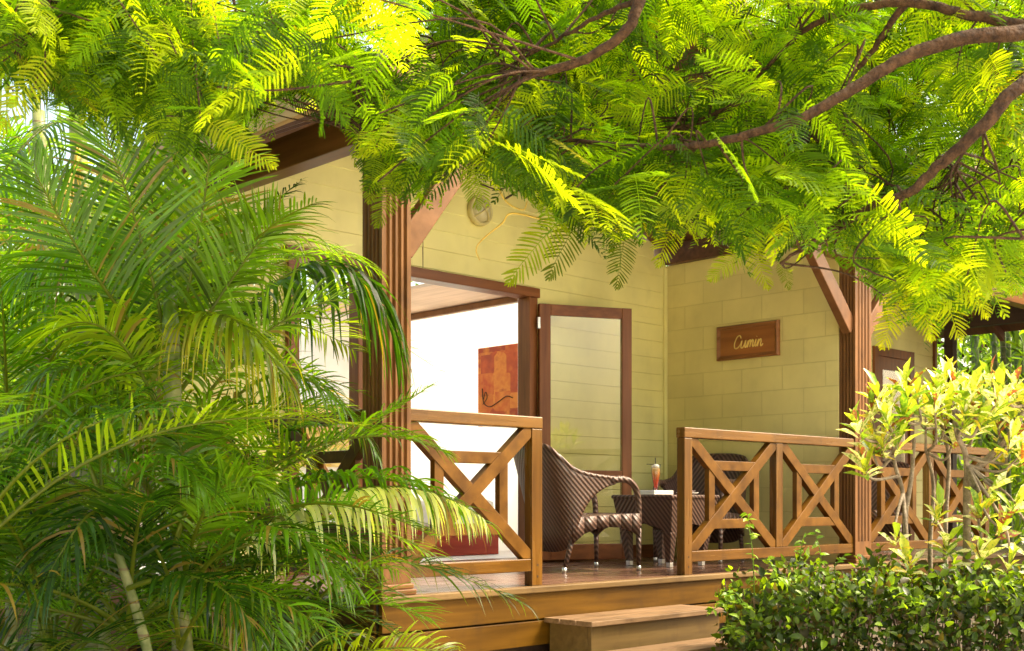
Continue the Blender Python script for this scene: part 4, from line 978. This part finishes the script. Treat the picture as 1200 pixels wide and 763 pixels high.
# ---- feathery flame tree: trunk, branches, canopy
ft_base = P(1490, 587, 3.9); ft_base.z = GZ0
ft = tag(empty('flame_tree', ft_base), 'feathery leaved shade tree whose brown branches and canopy overhang the veranda', 'tree')
jn = P(1420, 60, 4.4*0.84)
m = MB(); tk = bez([ft_base, Vector((ft_base.x-0.02, ft_base.y+0.05, 0.6)), P(1440, 280, 3.78), P(1424, 130, 3.72), jn, P(1416, -70, 4.2*0.84)], 6); m.tube(tk, [0.15 - 0.0038*i for i in range(len(tk))], 12); m.build('trunk', M['bark'], ft, smooth=True)
BRN = [
 ([(1420, 60, 4.4), (1290, 28, 4.2), (1200, 38, 4.05), (1130, 45, 4.0), (1060, 68, 4.0), (1000, 104, 4.0), (940, 138, 4.0), (880, 157, 4.05), (820, 170, 4.1), (760, 172, 4.2), (680, 166, 4.35), (610, 160, 4.5)], 0.042, 0.006),
 ([(1424, 125, 4.4), (1290, 60, 4.0), (1200, 98, 3.9), (1150, 150, 3.9), (1105, 190, 3.95), (1065, 226, 4.0), (1032, 236, 4.05), (985, 262, 4.2), (950, 285, 4.3), (915, 308, 4.4)], 0.040, 0.006),
 ([(1420, 62, 4.4), (1280, 50, 4.4), (1180, 26, 4.3), (1120, 14, 4.2), (1060, 3, 4.2), (990, 14, 4.3), (940, 38, 4.4), (905, 72, 4.5), (860, 120, 4.6), (800, 150, 4.7)], 0.032, 0.005),
 ([(1060, 5, 4.25), (1030, 48, 4.3), (992, 98, 4.4), (960, 140, 4.5), (930, 190, 4.6)], 0.018, 0.005),
 ([(1420, -60, 4.2), (1150, -160, 4.0), (900, -150, 4.0), (790, -80, 4.0), (750, 0, 4.0), (735, 35, 4.0), (690, 68, 4.05), (640, 84, 4.1), (612, 82, 4.15)], 0.036, 0.014),
 ([(750, 0, 4.0), (700, 20, 4.2), (640, 55, 4.4), (570, 90, 4.6)], 0.014, 0.004),
 ([(790, -80, 4.0), (660, -90, 4.8), (560, -60, 5.0), (440, 0, 5.0), (330, 30, 5.0), (230, 40, 4.8)], 0.016, 0.004),
 ([(700, -90, 4.8), (400, -120, 4.6), (200, -90, 4.4), (60, 0, 4.2)], 0.016, 0.004),
 ([(560, -60, 5.0), (480, 40, 5.0), (430, 110, 5.1), (400, 150, 5.2)], 0.012, 0.004),
 ([(820, 170, 4.1), (780, 200, 4.4), (700, 210, 4.6), (640, 190, 4.8)], 0.010, 0.004),
 ([(1065, 226, 4.0), (1000, 300, 4.0), (1050, 330, 3.9)], 0.006, 0.003),
 ([(1200, 98, 3.9), (1240, 200, 3.8), (1200, 280, 3.8)], 0.012, 0.004),
 ([(1160, 140, 3.9), (1120, 200, 4.2), (1130, 290, 4.4)], 0.008, 0.003),
 ([(1290, 28, 4.2), (1120, -80, 4.5), (900, -130, 5.0), (700, -60, 5.2)], 0.03, 0.006),
]
BPTS = []
for pts, r0, r1 in BRN:
    r0 *= 0.70; r1 *= 0.75
    p = bez([P(a_, b2, c_*0.84) for a_, b2, c_ in pts], 6)
    p = [q + Vector(rng.normal(0, 0.0015, 3)) for q in p]
    m = MB(); n = len(p); m.tube(p, [(r0+(r1-r0)*(i/(n-1))**0.8)*(1+rng.uniform(-.02, .02)) for i in range(n)], 10); m.build('branch', M['bark'], ft, smooth=True)
    BPTS += p
BP = np.array([tuple(p) for p in BPTS])

def fern_template(npin=17, droop=0.25, fold=0.0, seed=0):
    """bipinnate leaf, unit length along +x, in the xy plane, normal +z"""
    r = np.random.default_rng(seed)
    V = []; Fq = []
    def rach(s): return np.array([s*(1-0.08*droop*s), 0, -droop*s*s*0.8])
    for i in range(4):
        s0, s1 = i/4, (i+1)/4
        a, b = rach(s0), rach(s1); wv = np.array([0, 0.006*(1-0.6*s0), 0]); k = len(V)
        V += [a-wv, a+wv, b+wv*0.8, b-wv*0.8]; Fq.append((k, k+3, k+2, k+1))
    latc = r.normal(0, 0.07)
    _r0 = rach
    def rach(s): return _r0(s) + np.array([0, latc*s*s, 0])
    for i in range(npin):
        s = 0.10 + 0.90*i/(npin-1)
        ln = np.interp(s, [0.1, 0.3, 0.6, 0.85, 1.0], [0.17, 0.245, 0.235, 0.16, 0.06])
        ang = np.interp(s, [0.1, 0.7, 1.0], [R(75), R(58), R(25)])
        for sg in (-1, 1):
            a2 = ang + r.normal(0, 0.05); l2 = ln*(1+r.normal(0, 0.05))
            d = np.array([math.cos(a2), sg*math.sin(a2), 0.0]); base = rach(s)
            tw = r.normal(0, 0.38)
            if r.uniform() < 0.05: continue
            if r.uniform() < 0.06: l2 *= r.uniform(0.35, 0.7)
            pn = np.array([-sg*math.sin(a2), math.cos(a2)*1.0, 0]) if sg > 0 else np.array([math.sin(a2), math.cos(a2), 0])
            pn = np.array([-d[1], d[0], 0]); pn = pn*math.cos(tw) + np.array([0, 0, math.sin(tw)])
            hw = 0.0115
            k = len(V)
            lift = 0.12 + r.normal(0, .05)
            for u, ww in ((0.0, 0.55), (0.35, 1.0), (0.75, 0.95), (1.0, 0.35)):
                p = base + d*l2*u + np.array([0.05*l2*u*u, 0, lift*l2*u - 0.26*l2*u*u])
                V += [p - pn*hw*ww, p + pn*hw*ww]
            for q in range(3): Fq.append((k+2*q, k+2*q+1, k+2*q+3, k+2*q+2))
    return np.array(V), np.array(Fq)
TPL = [fern_template(npin=n_, droop=d_, seed=i) for i, (n_, d_) in enumerate([(22, 0.10), (21, 0.2), (23, 0.4), (20, 0.15), (22, 0.6), (19, 0.3), (23, 0.25), (21, 0.5), (18, 0.05)])]
def low_px(px):
    return np.interp(px, [-200, 0, 60, 110, 200, 250, 285, 330, 375, 405, 430, 470, 520, 570, 610, 660, 720, 790, 840, 890, 930, 985, 1015, 1060, 1100, 1140, 1170, 1200, 1300],
                     [130, 100, 130, 150, 185, 185, 165, 132, 130, 165, 235, 255, 222, 215, 255, 285, 300, 295, 292, 322, 300, 300, 345, 385, 395, 388, 380, 335, 330])
def project(p):
    d = p[..., 0]*FX + p[..., 1]*FY; r = p[..., 0]*FY - p[..., 1]*FX
    d = np.maximum(d, 0.05)
    return 600 + r/d*FPX, HOR - (p[..., 2]-EYE)/d*FPX, d
class LeafBank:
    def __init__(s): s.parts = [[] for _ in TPL]
    def add(s, pos, D, Nv, L, col, t=None):
        s.parts[int(rng.integers(0, len(TPL))) if t is None else t].append((pos, D, Nv, L, col))
    def build(s):
        VV = []; FF = []; TT = []; off = 0
        for (tv, tf), lst in zip(TPL, s.parts):
            if not lst: continue
            pos = np.array([q[0] for q in lst]); D = nrm(np.array([q[1] for q in lst])); Nv = np.array([q[2] for q in lst])
            Nv = nrm(Nv - D*(Nv*D).sum(1, keepdims=True)); S = np.cross(Nv, D); L = np.array([q[3] for q in lst]); c = np.array([q[4] for q in lst])
            v = pos[:, None] + L[:, None, None]*(tv[None, :, 0:1]*D[:, None] + tv[None, :, 1:2]*S[:, None] + tv[None, :, 2:3]*Nv[:, None])
            k = len(tv); n = len(lst)
            f = (tf[None] + (np.arange(n)*k)[:, None, None] + off).reshape(-1, 4)
            VV.append(v.reshape(-1, 3)); FF.append(f); TT.append(np.repeat(c, k, axis=0)); off += n*k
        return np.concatenate(VV), np.concatenate(FF), np.concatenate(TT)
for pts in ([(575, 190, 4.3), (590, 232, 4.3), (612, 246, 4.3), (618, 236, 4.3)], [(640, 258, 4.3), (600, 250, 4.3), (588, 262, 4.3), (566, 280, 4.3), (558, 292, 4.3), (562, 305, 4.3)]):
    m = MB(); p = bez([P(*q) for q in pts], 8); m.tube(p, [0.004-0.0022*i/len(p) for i in range(len(p))], 5); m.build('dry_stalk', M['fruitstalk'], ft, smooth=True)
bank = LeafBank()
twigs = MB()
def leafcol():
    u = rng.uniform()
    if u < 0.010: return G((0.10, 0.105, 0.006), 0.2)
    if u < 0.48: return G((0.024, 0.058, 0.004), 0.35)
    if u < 0.78: return G((0.075, 0.14, 0.006), 0.25)
    return G((0.15, 0.215, 0.008), 0.2)
def house_ok(p):
    # leaves stay in front of the roof edge or well above/left of it
    return p[1] < 4.2 or p[0] < 3.1 or (p[2] > 3.9)
def leaf_ok(pos, D, L):
    tip = pos + D*L*np.array([1, 1, 1]) + np.array([0, 0, -0.25*L])
    if not (house_ok(pos) and house_ok(tip)): return False
    for q in (pos, pos*0.5+tip*0.5, tip):
        px, py, d = project(q)
        if d < 2.3: return False
        if -80 < px < 1290 and py > low_px(px) - 6 + rng.normal(0, 8): return False
    return True
def twig_cluster(c, nleaf, ok=True, Lr=(0.17, 0.29)):
    c = np.array(c)
    i = int(np.argsort(((BP - c)**2).sum(1))[int(rng.integers(0, 12))]); a = BP[i]
    if np.linalg.norm(c-a) > 2.6: return 0
    mid = (a+c)/2 + rng.normal(0, 0.06, 3) + np.array([0, 0, 0.05])
    p = bez([Vector(a), Vector(mid), Vector(c)], 5)
    got = 0
    arr = np.array([tuple(q) for q in p]); td = nrm((arr[-1]-arr[-3])[None])[0]
    az0 = rng.uniform(0, 6.28)
    for k in range(nleaf):
        for tr in range(3):
            pos = arr[-1-int(rng.integers(0, 4))] + rng.normal(0, 0.03, 3)
            az = az0 + k*2.4 + rng.normal(0, .4); dn = rng.uniform(-0.15, 0.9)
            D = nrm((np.array([math.cos(az), math.sin(az), -dn]) + td*0.35)[None])[0]
            L = rng.uniform(*Lr)
            if ok and not leaf_ok(pos, D, L): continue
            Nv = np.array([0, 0, 1.0]) + rng.normal(0, 0.38, 3)
            bank.add(pos, D, Nv, L, leafcol()); got += 1; break
    if got:
        r = 0.0026
        dd_ = np.linalg.norm(c-a)
        if dd_ > 0.75:
            k_ = 0.45/dd_; st_ = c + (a-c)*k_ + rng.normal(0, 0.10, 3)
            p = bez([Vector(st_), Vector((st_+c)/2 + rng.normal(0, 0.03, 3)), Vector(c)], 5)
        twigs.tube(p, [r*1.6, r*1.5, r*1.4, r*1.3, r*1.2] + [r]*(len(p)-5), 5)
    return got
tot = 0
# in-frame mass
for _ in range(9000):
    if tot > 3600: break
    px = rng.uniform(-60, 1260) if rng.uniform() < 0.75 else (rng.uniform(780, 1260) if rng.uniform() < 0.5 else rng.uniform(900, 1200)); d = rng.uniform(3.5, 6.3) if px > 420 else rng.uniform(3.1, 5.6)
    lo = low_px(px); py = rng.uniform(-160, lo - 10)
    q = np.array(P(px, py, d))
    if not house_ok(q): continue
    tot += twig_cluster(q, int(rng.integers(4, 8)))
# fringe along the lower edge of the canopy, hanging leaves
for _ in range(420):
    px = rng.uniform(-20, 1220); d = rng.uniform(3.4, 5.0); py = low_px(px) - rng.uniform(40, 110)
    q = np.array(P(px, py, d))
    if house_ok(q): tot += twig_cluster(q, 4, Lr=(0.22, 0.34))
for _ in range(90):
    px = rng.uniform(900, 1210); d = rng.uniform(4.4, 6.2); py = rng.uniform(40, 250)
    q = np.array(P(px, py, d))
    if house_ok(q): tot += twig_cluster(q, 7)
for _ in range(70):
    px = rng.uniform(540, 730); d = rng.uniform(4.2, 5.6); py = rng.uniform(-40, 120)
    q = np.array(P(px, py, d))
    if house_ok(q): tot += twig_cluster(q, 7)
for _ in range(50):
    px = rng.uniform(-40, 130); d = rng.uniform(3.6, 5.6); py = rng.uniform(-20, 110)
    tot += twig_cluster(np.array(P(px, py, d)), 6)
print('leaves in frame', tot)
# named sprays that hang lower than the rest
def spray(px, py, d, tx, ty, L, col, nz=(0, 0, 1.0), t=0):
    a = np.array(P(px, py, d)); b_ = np.array(P(tx, ty, d - 0.05)); D = b_ - a
    bank.add(a, D, np.array(nz), np.linalg.norm(D), np.array(col), t)
toC = (-FX, -FY, 0.45)
for (px, py, d, tx, ty, c, nz) in [
  (668, 245, 4.0, 592, 322, (0.20, 0.30, 0.016), toC), (690, 238, 4.1, 640, 318, (0.10, 0.16, 0.014), toC), (735, 262, 4.1, 722, 332, (0.09, 0.14, 0.012), toC),
  (800, 235, 4.0, 770, 305, (0.24, 0.32, 0.016), toC), (880, 285, 4.2, 832, 325, (0.20, 0.29, 0.016), toC), (870, 270, 4.1, 902, 335, (0.24, 0.32, 0.016), toC),
  (915, 300, 4.3, 925, 335, (0.12, 0.18, 0.012), toC), (1060, 330, 3.9, 1035, 405, (0.30, 0.36, 0.02), toC), (1065, 300, 3.8, 1095, 395, (0.28, 0.36, 0.018), toC),
  (1090, 300, 3.8, 1130, 392, (0.28, 0.36, 0.018), toC), (1110, 290, 3.8, 1160, 368, (0.28, 0.36, 0.018), toC),
  (1180, 260, 3.7, 1190, 342, (0.20, 0.30, 0.016), toC),
  (240, 140, 3.3, 320, 190, (0.3, 0.38, 0.02), toC), (60, 60, 3.2, -10, 150, (0.32, 0.4, 0.02), toC),
  (545, 190, 3.6, 560, 240, (0.16, 0.24, 0.015), toC), (470, 195, 3.7, 440, 262, (0.14, 0.22, 0.014), toC), (440, 180, 3.8, 432, 235, (0.14, 0.22, 0.014), toC)]:
    spray(px, py, d, tx, ty, 0, G(tuple(0.55*q_ for q_ in c), 0.1), nz, int(rng.integers(0, 2)))
# canopy outside the frame (above, right and behind the viewer), sparse
n2 = 0
for _ in range(900):
    px = rng.uniform(-300, 1750); d = rng.uniform(2.6, 6.0); py = rng.uniform(-620, -120)
    q = np.array(P(px, py, d))
    if not house_ok(q) : continue
    n2 += twig_cluster(q, 4)
    if n2 > 230: break
v, f, t = bank.build()
print('fern verts', len(v), 'faces', len(f), n2)
make_obj('foliage', v, f, M['fern'], ft, tint=t)
twigs.build('twigs', M['bark'], ft)

# ---- generic leaf scatter
def leaf_tpl(kind):
    if kind == 'ovate':   # u along, v across, w up
        prof = [(0.0, 0.03), (0.28, 0.5), (0.62, 0.42), (1.0, 0.0)]
    elif kind == 'croton':
        prof = [(0.0, 0.06), (0.35, 0.36), (0.70, 0.50), (1.0, 0.02)]
    else:
        prof = [(0.0, 0.1), (0.3, 0.5), (0.6, 0.4), (1.0, 0.0)]
    V = []; Fq = []
    for u, h in prof:
        V += [(u, -h, 0.10*(h/0.5) - 0.22*u*u), (u, 0, -0.22*u*u), (u, h, 0.10*(h/0.5) - 0.22*u*u)]
    for i in range(3):
        k = i*3; Fq += [(k, k+1, k+4, k+3), (k+1, k+2, k+5, k+4)]
    return np.array(V), np.array(Fq)
def scatter(kind, pos, D, Nv, L, W, col):
    tv, tf = leaf_tpl(kind); n = len(pos); k = len(tv)
    D = nrm(D); Nv = nrm(Nv - D*(Nv*D).sum(1, keepdims=True)); S = np.cross(Nv, D)
    v = pos[:, None] + L[:, None, None]*(tv[None, :, 0:1]*D[:, None] + tv[None, :, 2:3]*Nv[:, None]) + (W)[:, None, None]*tv[None, :, 1:2]*S[:, None]
    f = (tf[None] + (np.arange(n)*k)[:, None, None]).reshape(-1, 4)
    return v.reshape(-1, 3), f, np.repeat(col, k, axis=0)
def cols(means, n, var=0.2):
    m = np.array(means)[rng.integers(0, len(means), n)]
    return m*(1+rng.uniform(-var, var, (n, 1)))

# ---- hedge in front of the deck
def hedge_pt(a, b, c):   # a along 0..1 , b depth 0..1, c height 0..1
    px0, px1 = 872, 1270
    d = 6.15 + 0.85*b
    r = 1.22 + a*1.95 + 0.0*b
    v = FWD*d + RGT*r
    return np.array([v.x, v.y, GZ0 + c*0.60])
hc = hedge_pt(0.5, 0.5, 0)
hd = tag(empty('hedge', hc), 'low dense green hedge in front of the deck beside the steps', 'hedge')
n = 10500
a = rng.uniform(0, 1, n); b_ = rng.uniform(0, 1, n); c = rng.uniform(0, 1, n)
face = rng.uniform(0, 1, n)
top = face < 0.42; front = (face >= 0.42) & (face < 0.82); left = (face >= 0.82) & (face < 0.92)
c[top] = 1 - np.abs(rng.normal(0, 0.10, top.sum())); b_[front] = np.abs(rng.normal(0, 0.10, front.sum())); a[left] = np.abs(rng.normal(0, 0.05, left.sum()))
pos = np.array([hedge_pt(x, y, z) for x, y, z in zip(a, b_, c)])
# lumps
lump = 0.045*np.sin(pos[:, 0]*9 + pos[:, 1]*5) + 0.045*np.sin(pos[:, 1]*13 - pos[:, 0]*6 + 1) + np.where(rng.uniform(0, 1, n) < 0.12, rng.uniform(0, 0.13, n), 0)*(c > 0.8)
pos[:, 2] += lump*np.clip(c, 0, 1) - 0.16*np.clip((0.16-a)/0.16, 0, 1)*c - 0.03
pos += rng.normal(0, 0.028, pos.shape)
fw = np.array(FWD); 
out = np.zeros((n, 3)); out[:, 2] = 0.5 + c*0.6; out -= fw[None]*(1.0*(b_ < 0.3))[:, None]; out -= np.array(RGT)[None]*(0.8*(a < 0.1))[:, None]
D = out*0.5 + rng.normal(0, 0.6, (n, 3)); Nv = out + rng.normal(0, 0.45, (n, 3))
L = rng.uniform(0.026, 0.066, n)*np.where(rng.uniform(0, 1, n) < 0.06, 1.35, 1); W = L*rng.uniform(0.45, 0.66, n)
L[rng.uniform(0, 1, n) < np.clip(0.35*np.sin(pos[:, 0]*7+pos[:, 2]*11)*np.sin(pos[:, 1]*9-pos[:, 2]*8), 0, 1)] *= 0.4
cc = cols([(0.032, 0.064, 0.006), (0.05, 0.095, 0.008), (0.085, 0.15, 0.010), (0.026, 0.048, 0.006), (0.07, 0.06, 0.012)], n, 0.3)
yg = rng.uniform(0, 1, n) < 0.05 + 0.25*(c > 0.9); cc[yg] = np.array([0.22, 0.36, 0.02])  # more bright leaves near the top, painting in light from above
v, f, t = scatter('ovate', pos, D, Nv, L, W, cc); make_obj('foliage', v, f, M['hedge'], hd, tint=t)
tw = MB()
for k in range(160):
    a0, b0 = rng.uniform(0.02, 0.98), rng.uniform(0.05, 0.9)
    p0 = hedge_pt(a0, b0, 0); p1 = hedge_pt(min(1, max(0, a0+rng.normal(0, .04))), min(0.95, max(0.03, b0+rng.normal(0, .15))), rng.uniform(0.6, 0.95))
    tw.tube([Vector(p0), Vector((p0+p1)/2 + rng.normal(0, .02, 3)), Vector(p1)], [0.007, 0.005, 0.003], 5)
tw.build('twigs', M['hbark'], hd)
def shoot(parent, pts, n, L0, col, name='shoot', rad=0.004):
    p = bez(pts, 8); m = MB(); m.cur = (0.12, 0.20, 0.02); m.tube(p, [rad - rad*0.6*i/len(p) for i in range(len(p))], 5)
    arr = np.array([tuple(q) for q in p]); k = rng.integers(len(p)//6, len(p), n)
    D = rng.normal(0, 1, (n, 3)); D[:, 2] = D[:, 2]*0.4 + 0.1
    Nv = np.array([[0, 0, 1.0]]) + rng.normal(0, .4, (n, 3)) - np.array(FWD)[None]*0.4
    L = L0*rng.uniform(0.6, 1.15, n); v, f, t = scatter('ovate', arr[k], D, Nv, L, L*0.5, cols(col, n))
    vv = np.concatenate([np.array(m.v), v]); tt = np.concatenate([np.array(m.t), t])
    ff = [tuple(x) for x in m.f] + [tuple(x) for x in (f + len(m.v))]
    return make_obj(name, vv, ff, M['hedge'], parent, tint=tt)
YL = [(0.17, 0.30, 0.02), (0.22, 0.34, 0.025), (0.12, 0.24, 0.02)]
for pts, n in [([(884, 700, 6.3), (882, 650, 6.3), (876, 603, 6.3)], 26), ([(935, 690, 6.4), (938, 650, 6.4), (942, 630, 6.4)], 22), ([(955, 690, 6.4), (962, 655, 6.4), (955, 622, 6.4)], 20), ([(915, 690, 6.3), (905, 665, 6.3), (898, 655, 6.3)], 14), ([(985, 690, 6.5), (978, 665, 6.5), (990, 650, 6.5)], 14),
               ([(890, 740, 6.2), (865, 705, 6.2), (840, 712, 6.2), (828, 722, 6.2)], 22), ([(890, 755, 6.2), (860, 735, 6.2), (846, 745, 6.2)], 18), ([(880, 720, 6.2), (862, 695, 6.2), (850, 700, 6.2)], 12), ([(1005, 690, 6.5), (1010, 665, 6.5), (1003, 650, 6.5)], 10)]:
    shoot(hd, [P(*q) for q in pts], n, 0.050, YL)

# ---- variegated crotons
CV = [(0.72, 0.70, 0.10), (0.86, 0.84, 0.50), (0.80, 0.78, 0.35), (0.55, 0.60, 0.04), (0.35, 0.48, 0.03), (0.84, 0.80, 0.50), (0.72, 0.55, 0.04), (0.20, 0.33, 0.025), (0.12, 0.24, 0.02), (0.80, 0.78, 0.45), (0.26, 0.07, 0.03)]
def croton(label, base, trunks, tips, r0=0.017):
    b = Vector(base); b.z = GZ0
    o = tag(empty('croton_shrub', b), label, 'shrub', 'variegated shrubs behind the hedge')
    forks = []
    for tr in trunks:
        p = bez([P(*q) for q in tr], 6); p = [Vector((p[0].x, p[0].y, GZ0))] + p
        m = MB(); m.tube(p, [r0*(1-0.45*i/len(p)) for i in range(len(p))], 8); m.build('trunk', M['greybark'], o, smooth=True); forks += p[len(p)//2:]
    V = []; Fc = []; Tn = []; off = 0
    for (px, py, d) in tips:
        if py < 520: py += 18
        e = P(px, py, d)
        lower = [q for q in forks if q.z < e.z - 0.05] or forks
        s_ = min(lower, key=lambda q: (q - e).length)
        mid = (s_+e)/2 + Vector((e.x-s_.x, e.y-s_.y, 0))*0.22 + Vector((0, 0, -0.06)) + Vector(rng.normal(0, .02, 3))
        m = MB(); m.tube(bez([s_, mid, e], 6), [0.011, 0.0105, 0.010, 0.0095, 0.009, 0.0085, 0.008, 0.0075, 0.007, 0.0065, 0.006, 0.0055, 0.005], 6); m.build('branch', M['greybark'], o, smooth=True)
        ax = nrm(np.array(e - mid)[None])[0]*0.5 + np.array([0, 0, 0.8]); ax = nrm(ax[None])[0]
        n = int(rng.integers(10, 15))
        az = rng.uniform(0, 6.28) + np.arange(n)*2.4; el = np.linspace(R(22), R(84), n) + rng.normal(0, .12, n)
        h = np.stack([np.cos(az), np.sin(az), np.zeros(n)], 1)
        D = h*np.cos(el)[:, None] + ax[None]*np.sin(el)[:, None]
        Nv = ax[None]*np.cos(el)[:, None] - h*np.sin(el)[:, None] + rng.normal(0, .15, (n, 3))
        pos = np.array(e)[None] - ax[None]*np.linspace(0.09, 0, n)[:, None] + rng.normal(0, .006, (n, 3))
        L = rng.uniform(0.075, 0.185, n)
        v, f, t = scatter('croton', pos, D, Nv, L, L*rng.uniform(0.24, 0.34, n), cols(CV, n, 0.15))
        V.append(v); Fc.append(f+off); Tn.append(t); off += len(v)
    make_obj('foliage', np.concatenate(V), np.concatenate(Fc), M['croton'], o, tint=np.concatenate(Tn))
croton('variegated yellow and white leaved shrub just right of the fluted post', P(1060, 700, 6.75),
  [[(1060, 740, 6.75), (1061, 640, 6.75), (1058, 578, 6.75), (1048, 540, 6.75), (1046, 490, 6.75)], [(1061, 600, 6.75), (1068, 560, 6.8), (1072, 510, 6.8)]],
  [(1005, 480, 6.5), (1022, 462, 6.6), (1045, 448, 6.7), (1060, 470, 6.6), (1012, 545, 6.5), (1035, 500, 6.6), (1050, 628, 6.4), (1065, 660, 6.4), (1075, 450, 6.8), (1040, 475, 6.5), (1020, 500, 6.7), (1030, 445, 6.6), (1052, 500, 6.6), (1062, 435, 6.7)])
croton('middle variegated shrub with pale branching stems and yellow leaf tufts', P(1090, 700, 7.0),
  [[(1092, 740, 7.0), (1090, 640, 7.0), (1094, 570, 7.0), (1086, 530, 7.0)], [(1110, 740, 7.1), (1108, 620, 7.1), (1112, 540, 7.1), (1104, 500, 7.1)]],
  [(1085, 465, 6.9), (1100, 440, 7.0), (1118, 430, 7.0), (1128, 455, 6.9), (1110, 470, 6.9), (1130, 440, 7.1), (1098, 600, 6.6), (1110, 640, 6.5), (1092, 480, 7.1), (1140, 480, 7.0), (1075, 440, 7.0), (1095, 455, 6.8), (1120, 490, 6.9), (1108, 425, 7.1)])
croton('rightmost variegated shrub with thick stem and spreading branches at frame edge', P(1138, 700, 6.6),
  [[(1132, 760, 6.6), (1132, 660, 6.6), (1133, 545, 6.6), (1122, 510, 6.6), (1118, 480, 6.6)], [(1133, 560, 6.6), (1165, 530, 6.6), (1190, 500, 6.6), (1205, 470, 6.6)]],
  [(1140, 445, 6.6), (1160, 425, 6.6), (1175, 440, 6.5), (1190, 430, 6.6), (1200, 455, 6.6), (1150, 470, 6.5), (1168, 480, 6.6), (1148, 600, 6.4), (1172, 620, 6.3), (1185, 655, 6.3), (1190, 590, 6.4), (1160, 575, 6.5), (1200, 530, 6.5), (1175, 545, 6.6), (1150, 650, 6.3), (1215, 440, 6.6), (1215, 640, 6.3), (1185, 500, 6.5), (1150, 440, 6.8), (1170, 455, 6.4), (1185, 465, 6.7), (1130, 470, 6.5), (1205, 500, 6.6)], r0=0.022)

# ---- bamboo grove at the back right
def bamboo(px, d, h, lean):
    b = P(px, 587, d); b.z = GZ0
    o = tag(empty('bamboo', b), 'slender green bamboo stem in the grove beyond the shelter', 'bamboo', 'bamboo stems beyond the shelter')
    pts = [b, b + Vector((lean*0.3, 0.02, h*0.4)), b + Vector((lean, 0.05, h))]
    m = MB(); p = bez(pts, 6); m.tube(p, [0.05*rng.uniform(0.7, 1.15)*(1-0.4*i/len(p)) for i in range(len(p))], 8); m.build('culm', M['bamboo'], o, smooth=True)
    n = 90; k = rng.uniform(0.15, 1, n); arr = np.array([tuple(q) for q in p]); pos = arr[(k*(len(p)-1)).astype(int)] + rng.normal(0, 0.18, (n, 3))
    D = rng.normal(0, 1, (n, 3)); D[:, 2] -= 0.6; Nv = rng.normal(0, .5, (n, 3)) + np.array([[0, 0, 1.0]])
    L = rng.uniform(0.16, 0.32, n); v, f, t = scatter('ovate', pos, D, Nv, L, L*0.2, cols([(0.09, 0.17, 0.015), (0.16, 0.26, 0.02), (0.06, 0.12, 0.012)], n))
    make_obj('foliage', v, f, M['treeleaf'], o, tint=t)
for i in range(26):
    bamboo(rng.uniform(1092, 1290), rng.uniform(14.5, 20), rng.uniform(3.5, 6), rng.uniform(-.4, .4))

# ---- background trees
def bgtree(label, px, d, h, cr, n, zlow=0.0, tint=None, group='trees behind the bungalow', ls=(0.10, 0.2)):
    b = P(px, 587, d); b.z = GZ0
    o = tag(empty('background_tree', b), label, 'tree', group)
    m = MB(); m.tube([b, b + Vector((0.1, 0, h*0.35)), b + Vector((0.0, 0.1, h*0.75))], [0.16, 0.12, 0.05], 8)
    for k in range(9):
        a = rng.uniform(0, 6.28); z0 = h*rng.uniform(0.2, 0.6); m.tube([b + Vector((0.05, 0, z0)), b + Vector((math.cos(a)*cr*0.45, math.sin(a)*cr*0.45, z0+h*0.12)), b + Vector((math.cos(a)*cr*0.85, math.sin(a)*cr*0.85, z0+h*0.2))], [0.06, 0.04, 0.015], 6)
    m.build('trunk', M['bark'], o, smooth=True)
    nc = 46
    cen = rng.normal(0, 1, (nc, 3)); cen = nrm(cen)*rng.uniform(0.35, 1, (nc, 1))*np.array([cr, cr, (h-zlow)/2]) + np.array([b.x, b.y, GZ0 + zlow + (h-zlow)/2])
    ci = rng.integers(0, nc, n); pos = cen[ci] + rng.normal(0, cr*0.16, (n, 3))
    pos[:, 2] = np.maximum(pos[:, 2], GZ0+0.05)
    D = rng.normal(0, 1, (n, 3)); D[:, 2] -= 0.3; Nv = rng.normal(0, .6, (n, 3)) + np.array([[0, 0, 1.0]])
    L = rng.uniform(ls[0], ls[1], n); cb = np.array([(0.05, 0.11, 0.012), (0.09, 0.17, 0.014), (0.14, 0.22, 0.015)])[rng.integers(0, 3, nc)][ci]
    v, f, t = scatter('ovate', pos, D, Nv, L, L*0.5, cb*(1+rng.uniform(-.2, .2, (n, 1)))); make_obj('crown', v, f, M['treeleaf'], o, tint=t)
bgtree('leafy green tree far behind the palms at left', 60, 12.5, 5.5, 2.4, 5000)
bgtree('broad tree behind the left end of the house', -220, 11, 5.0, 2.2, 4500)
bgtree('tall tree rising behind the house gable', 330, 17, 7.5, 2.6, 4500)
bgtree('dense dark tree behind the bamboo at right', 1150, 22, 6.5, 3.0, 5000)
bgtree('dense tree beyond the shelter at the right edge', 1330, 20, 6.5, 3.0, 4500)
bgtree('tree behind the roof of the neighbouring half', 900, 22, 7.5, 3.0, 4000)
